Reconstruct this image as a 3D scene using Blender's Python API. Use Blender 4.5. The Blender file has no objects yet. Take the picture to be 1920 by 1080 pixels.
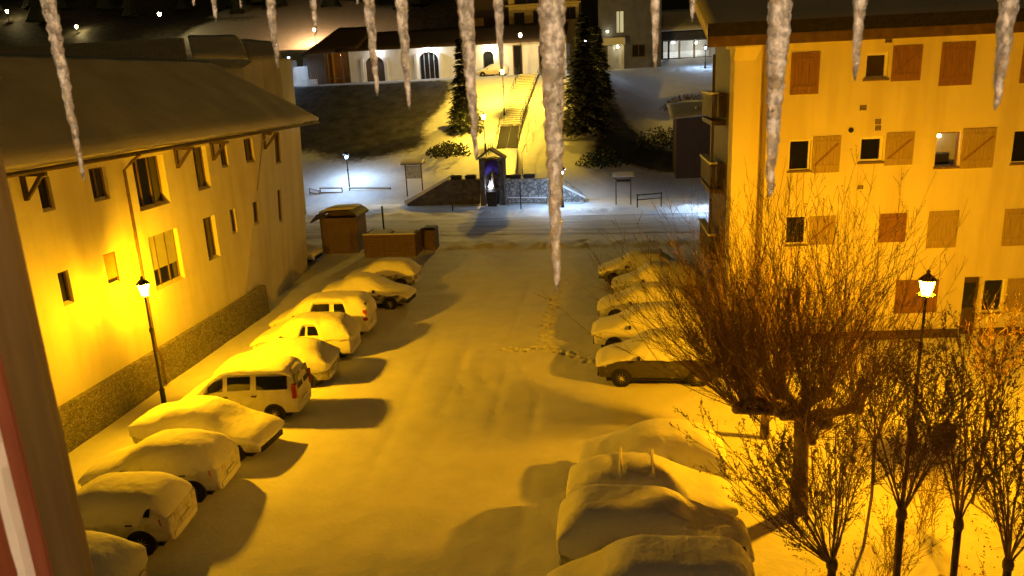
import bpy, bmesh, math, random
from mathutils import Vector, Matrix, noise
S = bpy.context.scene
C = S.collection
R = math.radians

# ---------------------------------------------------------------- camera
FPX, CAMH = 1420.7, 11.0
_Y = Vector((190, 400, -FPX)).normalized()
_D = Vector((240, -5160, -FPX)).normalized()
_Z = (-_D - _Y * (-_D).dot(_Y)).normalized()
_X = _Y.cross(_Z)
CAM = Vector((0, 0, CAMH))
cd = bpy.data.cameras.new('camera')
co = bpy.data.objects.new('camera', cd)
C.objects.link(co)
co.matrix_world = Matrix.Translation(CAM) @ Matrix((_X, _Y, _Z)).to_4x4()
cd.sensor_width = 36.0
cd.lens = FPX / 1920 * 36
cd.clip_start = 0.05
cd.clip_end = 3000
cd.dof.use_dof = True
cd.dof.focus_distance = 32
cd.dof.aperture_fstop = 9
S.camera = co

# ---------------------------------------------------------------- night sky
W = bpy.data.worlds.new('World')
S.world = W
W.use_nodes = True
nt = W.node_tree
bg = nt.nodes['Background']
sky = nt.nodes.new('ShaderNodeTexSky')
sky.sky_type = 'NISHITA'
sky.sun_disc = False
sky.sun_elevation = R(4)
sky.sun_rotation = R(140)
mx = nt.nodes.new('ShaderNodeMix')
mx.data_type = 'RGBA'
mx.blend_type = 'MULTIPLY'
mx.inputs[0].default_value = 1.0
mx.inputs[7].default_value = (1.0, 0.66, 0.22, 1)     # town light on low snow cloud
nt.links.new(sky.outputs[0], mx.inputs[6])
nt.links.new(mx.outputs[2], bg.inputs[0])
bg.inputs[1].default_value = 0.019
S.view_settings.view_transform = 'Standard'
S.view_settings.look = 'None'
S.view_settings.exposure = 0.0
S.view_settings.gamma = 1.0

SODIUM = (1.0, 0.405, 0.002)
WARM = (1.0, 0.72, 0.38)
SODIUM_L = (1.0, 0.445, 0.002)
LED = (0.48, 0.70, 1.0)
SOD_P, STAIR_P, LED_P = 4450.0, 7000.0, 540.0

# ---------------------------------------------------------------- pixel rays on the photograph, used to measure where things stand
def ray(px, py):
    c = Vector((px - 960, 540 - py, -FPX))
    return (_X * 0 + Vector((Vector((_X.x, _X.y, _X.z)).dot(c), _Y.dot(c), _Z.dot(c)))).normalized()
def gz(px, py, z=0.0):
    r = ray(px, py); t = (z - CAMH) / r.z
    return Vector((r.x * t, r.y * t, z))
def aty(px, py, y):
    r = ray(px, py); t = y / r.y
    return Vector((r.x * t, y, CAMH + r.z * t))
def atx(px, py, x):
    r = ray(px, py); t = x / r.x
    return Vector((x, r.y * t, CAMH + r.z * t))

# ---------------------------------------------------------------- materials
def new_mat(name):
    m = bpy.data.materials.new(name); m.use_nodes = True
    n = m.node_tree
    return m, n, n.nodes['Principled BSDF']
def nz(n, scale, detail=4, rough=.55, coord='Object', stretch=None):
    tc = n.nodes.new('ShaderNodeTexCoord'); t = n.nodes.new('ShaderNodeTexNoise')
    t.inputs['Scale'].default_value = scale; t.inputs['Detail'].default_value = detail
    t.inputs['Roughness'].default_value = rough
    src = tc.outputs[coord]
    if stretch:
        mp = n.nodes.new('ShaderNodeMapping'); mp.inputs['Scale'].default_value = stretch
        n.links.new(src, mp.inputs[0]); src = mp.outputs[0]
    n.links.new(src, t.inputs['Vector'])
    return t
def ramp(n, src, stops):
    r = n.nodes.new('ShaderNodeValToRGB')
    e = r.color_ramp.elements
    while len(e) < len(stops): e.new(.5)
    for i, (p, c) in enumerate(stops):
        e[i].position = p
        e[i].color = (*c, 1) if len(c) == 3 else c
    n.links.new(src, r.inputs[0])
    return r
def bump(n, b, srcs, strength=.4, dist=.05):
    prev = None
    for s, st, d in srcs:
        u = n.nodes.new('ShaderNodeBump'); u.inputs['Strength'].default_value = st; u.inputs['Distance'].default_value = d
        n.links.new(s, u.inputs['Height'])
        if prev: n.links.new(prev.outputs[0], u.inputs['Normal'])
        prev = u
    n.links.new(prev.outputs[0], b.inputs['Normal'])
def noisy(name, c1, c2, scale, rough=.8, bumps=(), detail=5, stretch=None, metal=0.0, spec=.3):
    m, n, b = new_mat(name)
    t = nz(n, scale, detail, stretch=stretch)
    r = ramp(n, t.outputs['Fac'], [(.32, c1), (.68, c2)])
    n.links.new(r.outputs[0], b.inputs['Base Color'])
    b.inputs['Roughness'].default_value = rough; b.inputs['Metallic'].default_value = metal
    b.inputs['Specular IOR Level'].default_value = spec
    if bumps:
        bump(n, b, [(nz(n, s).outputs['Fac'], st, d) for s, st, d in bumps])
    return m
def emit(name, col, p):
    m, n, b = new_mat(name)
    b.inputs['Base Color'].default_value = (.8, .8, .8, 1)
    b.inputs['Emission Color'].default_value = (*col, 1)
    b.inputs['Emission Strength'].default_value = p
    return m
M = {}
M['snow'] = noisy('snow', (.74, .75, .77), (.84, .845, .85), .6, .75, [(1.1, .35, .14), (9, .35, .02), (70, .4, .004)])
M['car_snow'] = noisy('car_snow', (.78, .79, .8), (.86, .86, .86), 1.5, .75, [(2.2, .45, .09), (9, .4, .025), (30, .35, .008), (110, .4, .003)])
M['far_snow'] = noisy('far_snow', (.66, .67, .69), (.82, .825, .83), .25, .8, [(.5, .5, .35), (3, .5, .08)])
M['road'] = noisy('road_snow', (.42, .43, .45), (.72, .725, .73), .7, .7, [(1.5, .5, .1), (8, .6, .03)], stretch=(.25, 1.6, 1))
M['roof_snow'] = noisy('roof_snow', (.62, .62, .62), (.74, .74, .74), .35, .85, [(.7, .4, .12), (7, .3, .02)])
M['dirt_slope'] = noisy('bare_slope', (.03, .028, .022), (.16, .15, .13), .35, .9, [(.8, .6, .25), (5, .6, .06)])
def plaster(name, c1, c2):
    m, n, b = new_mat(name)
    t = nz(n, .35, 6); r = ramp(n, t.outputs['Fac'], [(.3, c1), (.7, c2)])
    t2 = nz(n, 1.2, 5, stretch=(1, 1, .12)); r2 = ramp(n, t2.outputs['Fac'], [(.38, (.88, .86, .84)), (.55, (1, 1, 1))])
    x = n.nodes.new('ShaderNodeMix'); x.data_type = 'RGBA'; x.blend_type = 'MULTIPLY'; x.inputs[0].default_value = 1
    n.links.new(r.outputs[0], x.inputs[6]); n.links.new(r2.outputs[0], x.inputs[7])
    n.links.new(x.outputs[2], b.inputs['Base Color']); b.inputs['Roughness'].default_value = .85
    b.inputs['Specular IOR Level'].default_value = .2
    bump(n, b, [(nz(n, 3, 5).outputs['Fac'], .25, .03), (nz(n, 60).outputs['Fac'], .5, .006)])
    return m
M['plaster'] = plaster('cream_plaster', (.66, .62, .54), (.76, .72, .64))
M['plaster_r'] = plaster('ochre_plaster', (.68, .62, .49), (.74, .685, .56))
M['plaster_w'] = plaster('white_plaster', (.6, .6, .58), (.75, .75, .73))
def stone(name, c1, c2, scale=4.5, joint=(.1, .095, .09)):
    m, n, b = new_mat(name)
    tc = n.nodes.new('ShaderNodeTexCoord')
    v = n.nodes.new('ShaderNodeTexVoronoi'); v.inputs['Scale'].default_value = scale
    e = n.nodes.new('ShaderNodeTexVoronoi'); e.feature = 'DISTANCE_TO_EDGE'; e.inputs['Scale'].default_value = scale
    n.links.new(tc.outputs['Object'], v.inputs['Vector']); n.links.new(tc.outputs['Object'], e.inputs['Vector'])
    r = ramp(n, v.outputs['Color'], [(.2, c1), (.8, c2)])
    k = ramp(n, e.outputs['Distance'], [(.02, (0, 0, 0)), (.09, (1, 1, 1))])
    x = n.nodes.new('ShaderNodeMix'); x.data_type = 'RGBA'; x.inputs[6].default_value = (*joint, 1)
    n.links.new(k.outputs[0], x.inputs[0]); n.links.new(r.outputs[0], x.inputs[7])
    n.links.new(x.outputs[2], b.inputs['Base Color']); b.inputs['Roughness'].default_value = .9
    bump(n, b, [(k.outputs[0], .8, .04), (nz(n, 14).outputs['Fac'], .5, .02)])
    return m
M['stone'] = stone('rubble_stone', (.22, .20, .18), (.36, .34, .31), 10.5)
M['dark_stone'] = stone('dark_stone', (.07, .066, .062), (.15, .145, .135), 3.2)
M['pale_stone'] = stone('pale_stone', (.25, .24, .23), (.48, .47, .45), 3)
def wood(name, c1, c2, plank=7.0, axis='X', rough=.7):
    m, n, b = new_mat(name)
    st = (14, 14, .9)
    t = nz(n, 1.6, 6, stretch=st); r = ramp(n, t.outputs['Fac'], [(.3, c1), (.7, c2)])
    tc = n.nodes.new('ShaderNodeTexCoord'); w = n.nodes.new('ShaderNodeTexWave')
    w.wave_type = 'BANDS'; w.bands_direction = axis; w.wave_profile = 'SAW'
    w.inputs['Scale'].default_value = plank / 6.283; w.inputs['Distortion'].default_value = 0
    n.links.new(tc.outputs['Object'], w.inputs['Vector'])
    k = ramp(n, w.outputs['Fac'], [(.0, (.25, .25, .25)), (.09, (1, 1, 1))])
    x = n.nodes.new('ShaderNodeMix'); x.data_type = 'RGBA'; x.blend_type = 'MULTIPLY'; x.inputs[0].default_value = .85
    n.links.new(r.outputs[0], x.inputs[6]); n.links.new(k.outputs[0], x.inputs[7])
    n.links.new(x.outputs[2], b.inputs['Base Color']); b.inputs['Roughness'].default_value = rough
    bump(n, b, [(k.outputs[0], .5, .01), (t.outputs['Fac'], .3, .005)])
    return m
M['shutter_red'] = wood('dark_red_shutter_wood', (.19, .095, .045), (.29, .15, .07), 52)
M['shutter'] = wood('brown_shutter_wood', (.30, .225, .12), (.44, .34, .18), 52)
M['wood_dark'] = wood('dark_timber', (.05, .032, .02), (.10, .065, .04), 40)
M['wood_mid'] = wood('brown_timber', (.12, .075, .04), (.22, .14, .075), 40)
M['wood_red'] = noisy('red_brown_painted_wood', (.16, .045, .02), (.24, .075, .035), 9, .6, [(30, .3, .002)], stretch=(6, 6, .5))
M['frame_wood'] = noisy('dark_brown_painted_wood', (.085, .055, .018), (.13, .085, .028), 6, .55, [(30, .3, .002)], stretch=(6, 6, .5))
M['white_paint'] = noisy('white_paint', (.66, .64, .6), (.82, .8, .77), 8, .5, [(40, .3, .002)])
M['metal'] = noisy('dark_metal', (.018, .018, .02), (.04, .038, .036), 8, .45, [(40, .2, .002)], metal=.4)
M['rust'] = noisy('brown_metal', (.09, .055, .03), (.16, .1, .055), 3, .55, [(20, .2, .004)])
M['grey_metal'] = noisy('grey_metal', (.2, .2, .2), (.3, .3, .3), 5, .5, [(30, .2, .003)], metal=.3)
M['sheet'] = noisy('corrugated_sheet', (.5, .49, .48), (.62, .61, .6), 1.2, .7)
def glass(name, col=(.012, .013, .014), rough=.06):
    m, n, b = new_mat(name)
    b.inputs['Base Color'].default_value = (*col, 1); b.inputs['Roughness'].default_value = rough
    b.inputs['Specular IOR Level'].default_value = .6
    bump(n, b, [(nz(n, 1.3, 2).outputs['Fac'], .12, .03)])
    return m
M['pane'] = glass('window_pane')
M['car_glass'] = glass('car_glass', (.01, .011, .012), .05)
M['bark'] = noisy('grey_brown_bark', (.12, .085, .05), (.30, .22, .14), 9, .9, [(22, .7, .02)], stretch=(1, 1, .4))
M['twig'] = noisy('twig_bark', (.18, .115, .06), (.38, .255, .14), 5, .8)
M['bud'] = noisy('dry_leaf', (.22, .12, .05), (.36, .2, .09), 20, .85)
M['needle'] = noisy('dark_needles', (.012, .02, .012), (.045, .06, .035), 3, .85)
M['needle_snow'] = noisy('snowy_needles', (.10, .12, .09), (.62, .63, .62), 2.2, .85)
M['tyre'] = noisy('tyre_rubber', (.012, .012, .012), (.03, .03, .03), 20, .85, [(50, .3, .004)])
M['rim'] = noisy('alloy', (.5, .5, .5), (.65, .65, .65), 9, .35, metal=.7)
M['black'] = noisy('black_plastic', (.012, .012, .012), (.025, .024, .023), 9, .6)
M['tail'] = noisy('tail_lens', (.28, .02, .012), (.4, .04, .02), 12, .25)
M['lens'] = noisy('lamp_lens', (.35, .35, .36), (.55, .55, .56), 12, .15)
M['orange'] = noisy('orange_plastic', (.75, .16, .03), (.85, .24, .05), 12, .6)
M['plate'] = noisy('number_plate', (.6, .6, .58), (.7, .7, .68), 12, .4)
M['purple'] = noisy('violet_drape', (.06, .04, .5), (.14, .1, .85), 9, .8)
M['gold'] = noisy('straw', (.5, .35, .12), (.65, .48, .2), 9, .7)
M['figure'] = noisy('painted_statue', (.7, .7, .68), (.85, .85, .82), 9, .6)
M['poster'] = noisy('notice_paper', (.3, .33, .36), (.62, .64, .66), 6, .6)
M['interior'] = noisy('room_wall', (.30, .31, .26), (.36, .37, .3), 3, .8)
M['yellow_wall'] = plaster('yellow_plaster', (.74, .6, .2), (.82, .68, .26))
def paint(name, col, dust=.55):
    dust = 1 - dust
    m, n, b = new_mat(name)
    t = nz(n, 4.5, 6); r = ramp(n, t.outputs['Fac'], [(.5 - dust * .35, (.74, .74, .75)), (.72 - dust * .2, col)])
    n.links.new(r.outputs[0], b.inputs['Base Color'])
    q = ramp(n, t.outputs['Fac'], [(.4, (.7, .7, .7)), (.7, (.3, .3, .3))]); n.links.new(q.outputs[0], b.inputs['Roughness'])
    bump(n, b, [(nz(n, 40).outputs['Fac'], .15, .004)])
    return m
M['sodium'] = emit('sodium_lamp', SODIUM, SOD_P)
M['sodium_back'] = emit('dimmed_wall_side_pane', SODIUM_L, SOD_P * .055)  # emission lowered toward the wall to soften the lamp's hot spot there
M['sodium_mid'] = emit('dimmed_diagonal_pane', SODIUM_L, SOD_P * .09)  # diagonal panes weakened for the same hot spot
M['sodium_side'] = emit('side_sodium_pane', SODIUM_L, SOD_P * .30)
M['sodium_far'] = emit('far_side_sodium_pane', SODIUM_L, SOD_P * 1.05)
M['sodium_left'] = emit('left_sodium_pane', SODIUM_L, SOD_P * 1.15)
M['dim_lamp'] = emit('low_bank_lamp_glass', (1.0, .6, .05), 2600)
M['tiny_lamp'] = emit('hillside_lamp', (1, .75, .3), 260)
M['head_lamp'] = emit('stair_head_lamp', (1, .72, .36), 1000)
M['stair_lamp'] = emit('stair_sodium_lamp', (1.0, .6, .05), STAIR_P)
M['far_lamp'] = emit('far_sodium_lamp', (1, .52, .2), 3500)  # added lamp that lights the hillside snow patch
M['led'] = emit('cold_lamp', LED, LED_P)
M['led_soft'] = emit('cold_lamp_glass', LED, 70)
M['warm'] = emit('warm_lamp', WARM, 40)
def ice_mat():
    m, n, b = new_mat('icicle_ice')
    b.inputs['Base Color'].default_value = (.93, .93, .95, 1)
    b.inputs['Roughness'].default_value = .22
    b.inputs['IOR'].default_value = 1.31
    t = nz(n, 95, 5, .65, stretch=(1, 1, .5)); r = ramp(n, t.outputs['Fac'], [(.36, (.28, .28, .28)), (.58, (.9, .9, .9))])
    n.links.new(r.outputs[0], b.inputs['Transmission Weight'])
    b.inputs['Roughness'].default_value = .1
    bump(n, b, [(nz(n, 75, 3).outputs['Fac'], .8, .012), (nz(n, 230, 3).outputs['Fac'], .6, .004)])
    return m
M['ice'] = ice_mat()

# ---------------------------------------------------------------- mesh helpers
class MB:
    def __init__(s): s.v = []; s.f = []; s.mi = []; s.cur = 0
    def face(s, pts, flip=False):
        i = len(s.v); s.v += [tuple(p) for p in pts]
        ix = list(range(i, i + len(pts)))
        s.f.append(ix[::-1] if flip else ix); s.mi.append(s.cur); return s
    def hexa(s, p):                 # 8 points: bottom ring 0-3, top ring 4-7
        i = len(s.v); s.v += [tuple(q) for q in p]
        for a in ((3, 2, 1, 0), (4, 5, 6, 7), (0, 1, 5, 4), (1, 2, 6, 5), (2, 3, 7, 6), (3, 0, 4, 7)):
            s.f.append([i + k for k in a]); s.mi.append(s.cur)
        return s
    def box(s, x0, x1, y0, y1, z0, z1):
        return s.hexa([(x0, y0, z0), (x1, y0, z0), (x1, y1, z0), (x0, y1, z0), (x0, y0, z1), (x1, y0, z1), (x1, y1, z1), (x0, y1, z1)])
    def fbox(s, fn, u0, u1, v0, v1, w0, w1):      # a box in a wall's own (u along, v up, w outward) frame
        return s.hexa([fn(u0, v0, w1), fn(u1, v0, w1), fn(u1, v0, w0), fn(u0, v0, w0), fn(u0, v1, w1), fn(u1, v1, w1), fn(u1, v1, w0), fn(u0, v1, w0)])
    def ring_loft(s, rings, cap=True, closed=True):
        base = len(s.v); n = len(rings[0])
        for r in rings: s.v += [tuple(p) for p in r]
        for k in range(len(rings) - 1):
            for j in range(n if closed else n - 1):
                a = base + k * n + j; b = base + k * n + (j + 1) % n
                s.f.append([a, b, b + n, a + n]); s.mi.append(s.cur)
        if cap and closed:
            s.f.append([base + j for j in range(n)][::-1]); s.mi.append(s.cur)
            s.f.append([base + (len(rings) - 1) * n + j for j in range(n)]); s.mi.append(s.cur)
        return s
    def tube(s, path, rad, n=6, cap=True):
        path = [Vector(p) for p in path]
        if not hasattr(rad, '__len__'): rad = [rad] * len(path)
        rings = []; up = None
        for i, p in enumerate(path):
            d = (path[min(i + 1, len(path) - 1)] - path[max(i - 1, 0)])
            if d.length < 1e-9: d = Vector((0, 0, 1))
            d.normalize()
            if up is None: up = Vector((1, 0, 0)) if abs(d.x) < .8 else Vector((0, 1, 0))
            a = (up - d * up.dot(d)).normalized(); b = d.cross(a); up = a
            rings.append([p + (a * math.cos(2 * math.pi * j / n) + b * math.sin(2 * math.pi * j / n)) * rad[i] for j in range(n)])
        return s.ring_loft(rings, cap)
    def lathe(s, prof, c=(0, 0, 0), n=12, axis='z', cap=True):
        c = Vector(c); rings = []
        for r, h in prof:
            ring = []
            for j in range(n):
                a = 2 * math.pi * j / n; u, w = r * math.cos(a), r * math.sin(a)
                ring.append(c + (Vector((u, w, h)) if axis == 'z' else Vector((u, h, w)) if axis == 'y' else Vector((h, u, w))))
            rings.append(ring)
        return s.ring_loft(rings, cap)
    def build(s, name, mat, parent=None, o=None, smooth=False, sub=0, fix=True):
        me = bpy.data.meshes.new(name)
        off = Vector(o) if o is not None else (Vector(ORIG[parent.name]) if parent is not None and parent.name in ORIG else Vector((0, 0, 0)))
        me.from_pydata([tuple(Vector(p) - off) for p in s.v], [], s.f)
        mats = mat if isinstance(mat, (list, tuple)) else [mat]
        for m in mats: me.materials.append(m)
        if len(mats) > 1: me.polygons.foreach_set('material_index', s.mi)
        if fix:
            bm = bmesh.new(); bm.from_mesh(me)
            bmesh.ops.remove_doubles(bm, verts=bm.verts, dist=1e-5)
            bmesh.ops.recalc_face_normals(bm, faces=bm.faces); bm.to_mesh(me); bm.free()
        if smooth: me.polygons.foreach_set('use_smooth', [True] * len(me.polygons))
        ob = bpy.data.objects.new(name, me); C.objects.link(ob)
        if parent is not None: ob.parent = parent
        if o is not None and parent is None: ob.location = o
        if sub:
            md = ob.modifiers.new('sub', 'SUBSURF'); md.levels = md.render_levels = sub
        return ob
ORIG = {}
def tag(o, label=None, cat=None, group=None, kind=None):
    if label: o['label'] = label
    if cat: o['category'] = cat
    if group: o['group'] = group
    if kind: o['kind'] = kind
    return o
def thing(name, label, cat, loc=(0, 0, 0), group=None, rz=0, local=False):
    o = bpy.data.objects.new(name, None); C.objects.link(o)
    o.location = loc; o.rotation_euler = (0, 0, rz); o.empty_display_size = .2
    if not local: ORIG[o.name] = tuple(loc)
    return tag(o, label, cat, group)
def sm(t): t = max(0., min(1., t)); return t * t * (3 - 2 * t)
def interp(tab, t):
    if t <= tab[0][0]: return tab[0][1]
    for (a, u), (b, v) in zip(tab, tab[1:]):
        if t <= b: return u + (v - u) * (t - a) / (b - a)
    return tab[-1][1]
def nn(x, y, z=0.): return noise.noise(Vector((x, y, z)))

# a wall sheet with openings cut out and reveals turned inwards
def wall_sheet(mb, fn, u0, u1, v0, v1, holes, depth=.3, slope=.0, vtop=None):
    us = sorted({u0, u1, *[h[0] for h in holes], *[h[1] for h in holes]})
    vs = sorted({v0, v1, *[h[2] for h in holes], *[h[3] for h in holes]})
    us = [u for u in us if u0 <= u <= u1]; vs = [v for v in vs if v0 <= v <= v1]
    for a, b in zip(us, us[1:]):
        for c, d in zip(vs, vs[1:]):
            mu, mv = (a + b) / 2, (c + d) / 2
            if any(h[0] < mu < h[1] and h[2] < mv < h[3] for h in holes): continue
            mb.face([fn(a, c, 0), fn(b, c, 0), fn(b, d, 0), fn(a, d, 0)])
    for h in holes:
        a, b, c, d = h[:4]; dp = h[4] if len(h) > 4 else depth; q = c + slope
        mb.face([fn(a, c, 0), fn(a, q, -dp), fn(a, d, -dp), fn(a, d, 0)])
        mb.face([fn(b, c, 0), fn(b, d, 0), fn(b, d, -dp), fn(b, q, -dp)])
        mb.face([fn(a, d, 0), fn(a, d, -dp), fn(b, d, -dp), fn(b, d, 0)])
        mb.face([fn(a, c, 0), fn(b, c, 0), fn(b, q, -dp), fn(a, q, -dp)])

# ---------------------------------------------------------------- ground
def terrain(x, y):
    base = 0.0
    if y > 70:
        base = interp([(70, 0), (73, 1.7), (84, 5.8), (98, 11.3), (101, 11.5), (117, 11.6), (132, 17.5), (150, 20.5), (185, 34), (260, 75), (400, 130), (900, 160)], y)
        if x > -4 and 70 < y < 117:
            k = sm((x + 4) / 10)
            base = base * (1 - k) + k * interp([(70, 0), (78, 1.2), (90, 5), (110, 11), (125, 13), (150, 20)], y)
        if x < -32 and y < 73:
            base *= 1.0
    n = .10 * nn(x * .12, y * .12) + .05 * nn(x * .5, y * .5, 3)
    if 47 < y < 70:
        n += .03 * nn(x * 1.6, y * 2.2, 5)
    for yc, w, a in ((50.2, .9, .22), (51.6, .6, .14), (63.6, 1.0, .26)):
        d = (y - yc - .6 * nn(x * .1, 7.)) / w
        if abs(d) < 3: n += a * math.exp(-d * d) * (.7 + .9 * nn(x * .9, y * .9, 2) + .6 * nn(x * 2.8, y * 2.8, 8))
    if -10.5 < x < -1.5 and y < 50:                       # soft wheel tracks in the fresh snow of the car park
        for xc in (-7.6, -6.1, -4.2, -2.9):
            d = (x - xc - .5 * math.sin(y * .12)) / .25
            if abs(d) < 3: n -= .022 * math.exp(-d * d) * (.6 + nn(x * 2, y * .3, 4))
    if -9.5 < x < 1 and 17 < y < 30:                       # curved tracks where cars turned into the right row
        for rr in (4.0, 5.5, 6.3):
            d = (math.hypot(x - 1.2, y - 30.5 + .25 * rr) - rr - 1.2) / .22
            if abs(d) < 3: n -= .028 * math.exp(-d * d) * (.7 + nn(x * 1.5, y * 1.5, 6))
    if y > 118: n += 1.4 * nn(x * .03, y * .03, 9) * min(1, (y - 118) / 30) * 3
    return base + n
FOOT = []
random.seed(3)
def fpath(pts, step=.36):
    for (ax, ay), (bx, by) in zip(pts, pts[1:]):
        A, B = gz(ax, ay), gz(bx, by); L = (B - A).length; k = max(1, int(L / step))
        for i in range(k):
            p = A.lerp(B, i / k); side = .13 if i % 2 else -.13
            d = (B - A).normalized()
            FOOT.append((p.x - d.y * side + random.uniform(-.05, .05), p.y + d.x * side + random.uniform(-.05, .05)))
fpath([(1062, 520), (1040, 560), (1026, 610), (1020, 652)])
fpath([(945, 653), (985, 657), (1020, 652), (1060, 662), (1128, 683)], .3)
def gridlines(segs):
    out = []
    for a, b, st in segs:
        k = max(1, int(round((b - a) / st)))
        out += [a + (b - a) * i / k for i in range(k)]
    return out + [segs[-1][1]]
gx = gridlines([(-900, -200, 100), (-200, -60, 6), (-60, -28, 1), (-28, -11, .3), (-11, -5.2, .12), (-5.2, -.4, .08), (-.4, 20, .35), (20, 60, 2), (60, 200, 8), (200, 900, 100)])
gy = gridlines([(-200, 0, 20), (0, 12, 1), (12, 26, .3), (26, 38, .085), (38, 70, .28), (70, 118, .8), (118, 260, 5), (260, 500, 24), (500, 1500, 200)])
foot_grid = {}
for fx, fy in FOOT: foot_grid.setdefault((int(fx // 1), int(fy // 1)), []).append((fx, fy))
def foot_h(x, y):
    if not (-6 < x < 1 and 24 < y < 42): return 0.
    h = 0.; ix, iy = int(x // 1), int(y // 1)
    for i in (-1, 0, 1):
        for j in (-1, 0, 1):
            for fx, fy in foot_grid.get((ix + i, iy + j), ()):
                q = ((x - fx) ** 2 + (y - fy) ** 2) / .016
                if q < 8: h += -.10 * math.exp(-q) + .07 * math.exp(-(math.sqrt(q) - 1.6) ** 2 * 2) * (.4 + nn(x * 6, y * 6))
    return h
g = MB()
for y in gy:
    for x in gx: g.v.append((x, y, terrain(x, y) + foot_h(x, y)))
nx = len(gx)
def scrub_shade_amount(x, y):                                # dark ground replacing snow: scrub, plus the slopes' unlit darkness painted in
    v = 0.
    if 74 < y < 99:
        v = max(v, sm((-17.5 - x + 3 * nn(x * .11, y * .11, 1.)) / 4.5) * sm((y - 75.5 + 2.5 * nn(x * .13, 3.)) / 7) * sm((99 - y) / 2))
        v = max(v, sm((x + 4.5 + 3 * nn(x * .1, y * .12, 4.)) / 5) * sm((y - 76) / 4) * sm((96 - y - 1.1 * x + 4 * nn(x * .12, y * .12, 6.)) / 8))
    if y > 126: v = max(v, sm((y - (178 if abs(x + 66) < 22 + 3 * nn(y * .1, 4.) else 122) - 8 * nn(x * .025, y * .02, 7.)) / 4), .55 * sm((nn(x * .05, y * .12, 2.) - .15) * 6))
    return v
for j in range(len(gy) - 1):
    for i in range(nx - 1):
        a = j * nx + i
        g.f.append([a, a + 1, a + 1 + nx, a + nx]); g.mi.append(0)
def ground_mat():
    m, n, b = new_mat('snow_scrub_and_shade')
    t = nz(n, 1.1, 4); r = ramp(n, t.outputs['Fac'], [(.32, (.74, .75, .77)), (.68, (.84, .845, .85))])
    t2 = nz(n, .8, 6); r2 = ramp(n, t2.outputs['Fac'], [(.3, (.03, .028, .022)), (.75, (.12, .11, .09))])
    at = n.nodes.new('ShaderNodeAttribute'); at.attribute_name = 'bare'  # mask also paints the unlit banks dark
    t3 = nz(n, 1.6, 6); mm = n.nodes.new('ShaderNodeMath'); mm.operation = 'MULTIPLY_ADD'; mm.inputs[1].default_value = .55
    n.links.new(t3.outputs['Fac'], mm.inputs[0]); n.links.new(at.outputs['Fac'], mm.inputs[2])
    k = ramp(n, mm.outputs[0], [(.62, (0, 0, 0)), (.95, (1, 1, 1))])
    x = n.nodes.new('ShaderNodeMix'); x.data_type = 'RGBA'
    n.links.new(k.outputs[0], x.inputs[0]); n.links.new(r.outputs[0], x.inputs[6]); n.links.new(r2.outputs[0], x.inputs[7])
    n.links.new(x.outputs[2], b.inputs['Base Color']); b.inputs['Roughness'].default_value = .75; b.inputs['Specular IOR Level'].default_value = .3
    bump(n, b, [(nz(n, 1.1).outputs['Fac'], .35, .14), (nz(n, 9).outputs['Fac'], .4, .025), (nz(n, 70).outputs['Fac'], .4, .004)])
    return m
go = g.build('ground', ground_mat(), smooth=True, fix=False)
at = go.data.attributes.new('bare', 'FLOAT', 'POINT')  # scrub cover and painted-in darkness of the slopes
at.data.foreach_set('value', [scrub_shade_amount(v[0], v[1]) for v in g.v])
tag(go, kind='structure')
# ploughed road across the end of the car park
g = MB(); rx = gridlines([(-60, 14, .5)]); ry = gridlines([(54.2, 61.4, .3)])
for y in ry:
    for x in rx:
        rut = sum(-.03 * math.exp(-((y - c) / .22) ** 2) for c in (55.4, 56.9, 58.6, 60.2))
        g.v.append((x, y, max(terrain(x, y), -.2) + .03 + rut + .012 * nn(x * 3, y * 4)))
for j in range(len(ry) - 1):
    for i in range(len(rx) - 1):
        a = j * len(rx) + i; g.f.append([a, a + 1, a + 1 + len(rx), a + len(rx)]); g.mi.append(0)
tag(g.build('road', M['road'], smooth=True, fix=False), kind='structure')

# ---------------------------------------------------------------- windows in a wall
def window(parent, fn, u0, u1, v0, v1, depth, frame='white_paint', mull=1, sill=None, curtain=False, blind=None, bar=.055, pane='pane'):
    m = MB(); b = bar; w0, w1 = -depth - .02, -depth + .05
    m.fbox(fn, u0, u0 + b, v0, v1, w0, w1); m.fbox(fn, u1 - b, u1, v0, v1, w0, w1)
    m.fbox(fn, u0 + b, u1 - b, v0, v0 + b, w0, w1); m.fbox(fn, u0 + b, u1 - b, v1 - b, v1, w0, w1)
    for k in range(1, mull + 1):
        c = u0 + (u1 - u0) * k / (mull + 1)
        m.fbox(fn, c - b * .5, c + b * .5, v0 + b, v1 - b, w0, w1 - .004)
    wo = m.build('window', M[frame], parent)
    p = MB(); p.fbox(fn, u0 + b * .6, u1 - b * .6, v0 + b * .6, v1 - b * .6, w0 - .012, w0 + .02)
    pn = p.build('pane', M[pane], wo, o=ORIG[parent.name]); 
    if sill:
        s = MB(); s.fbox(fn, u0 - .05, u1 + .05, v0 - .07, v0 - .003, -depth + .052, .07); s.build('sill', M[sill], wo, o=ORIG[parent.name])
    if blind:
        q = MB(); q.fbox(fn, u0 + b, u1 - b, blind[0], blind[1], w0 + .022, w1 - .02); q.build('blind', M[blind[2]], wo, o=ORIG[parent.name])
    return wo
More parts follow.
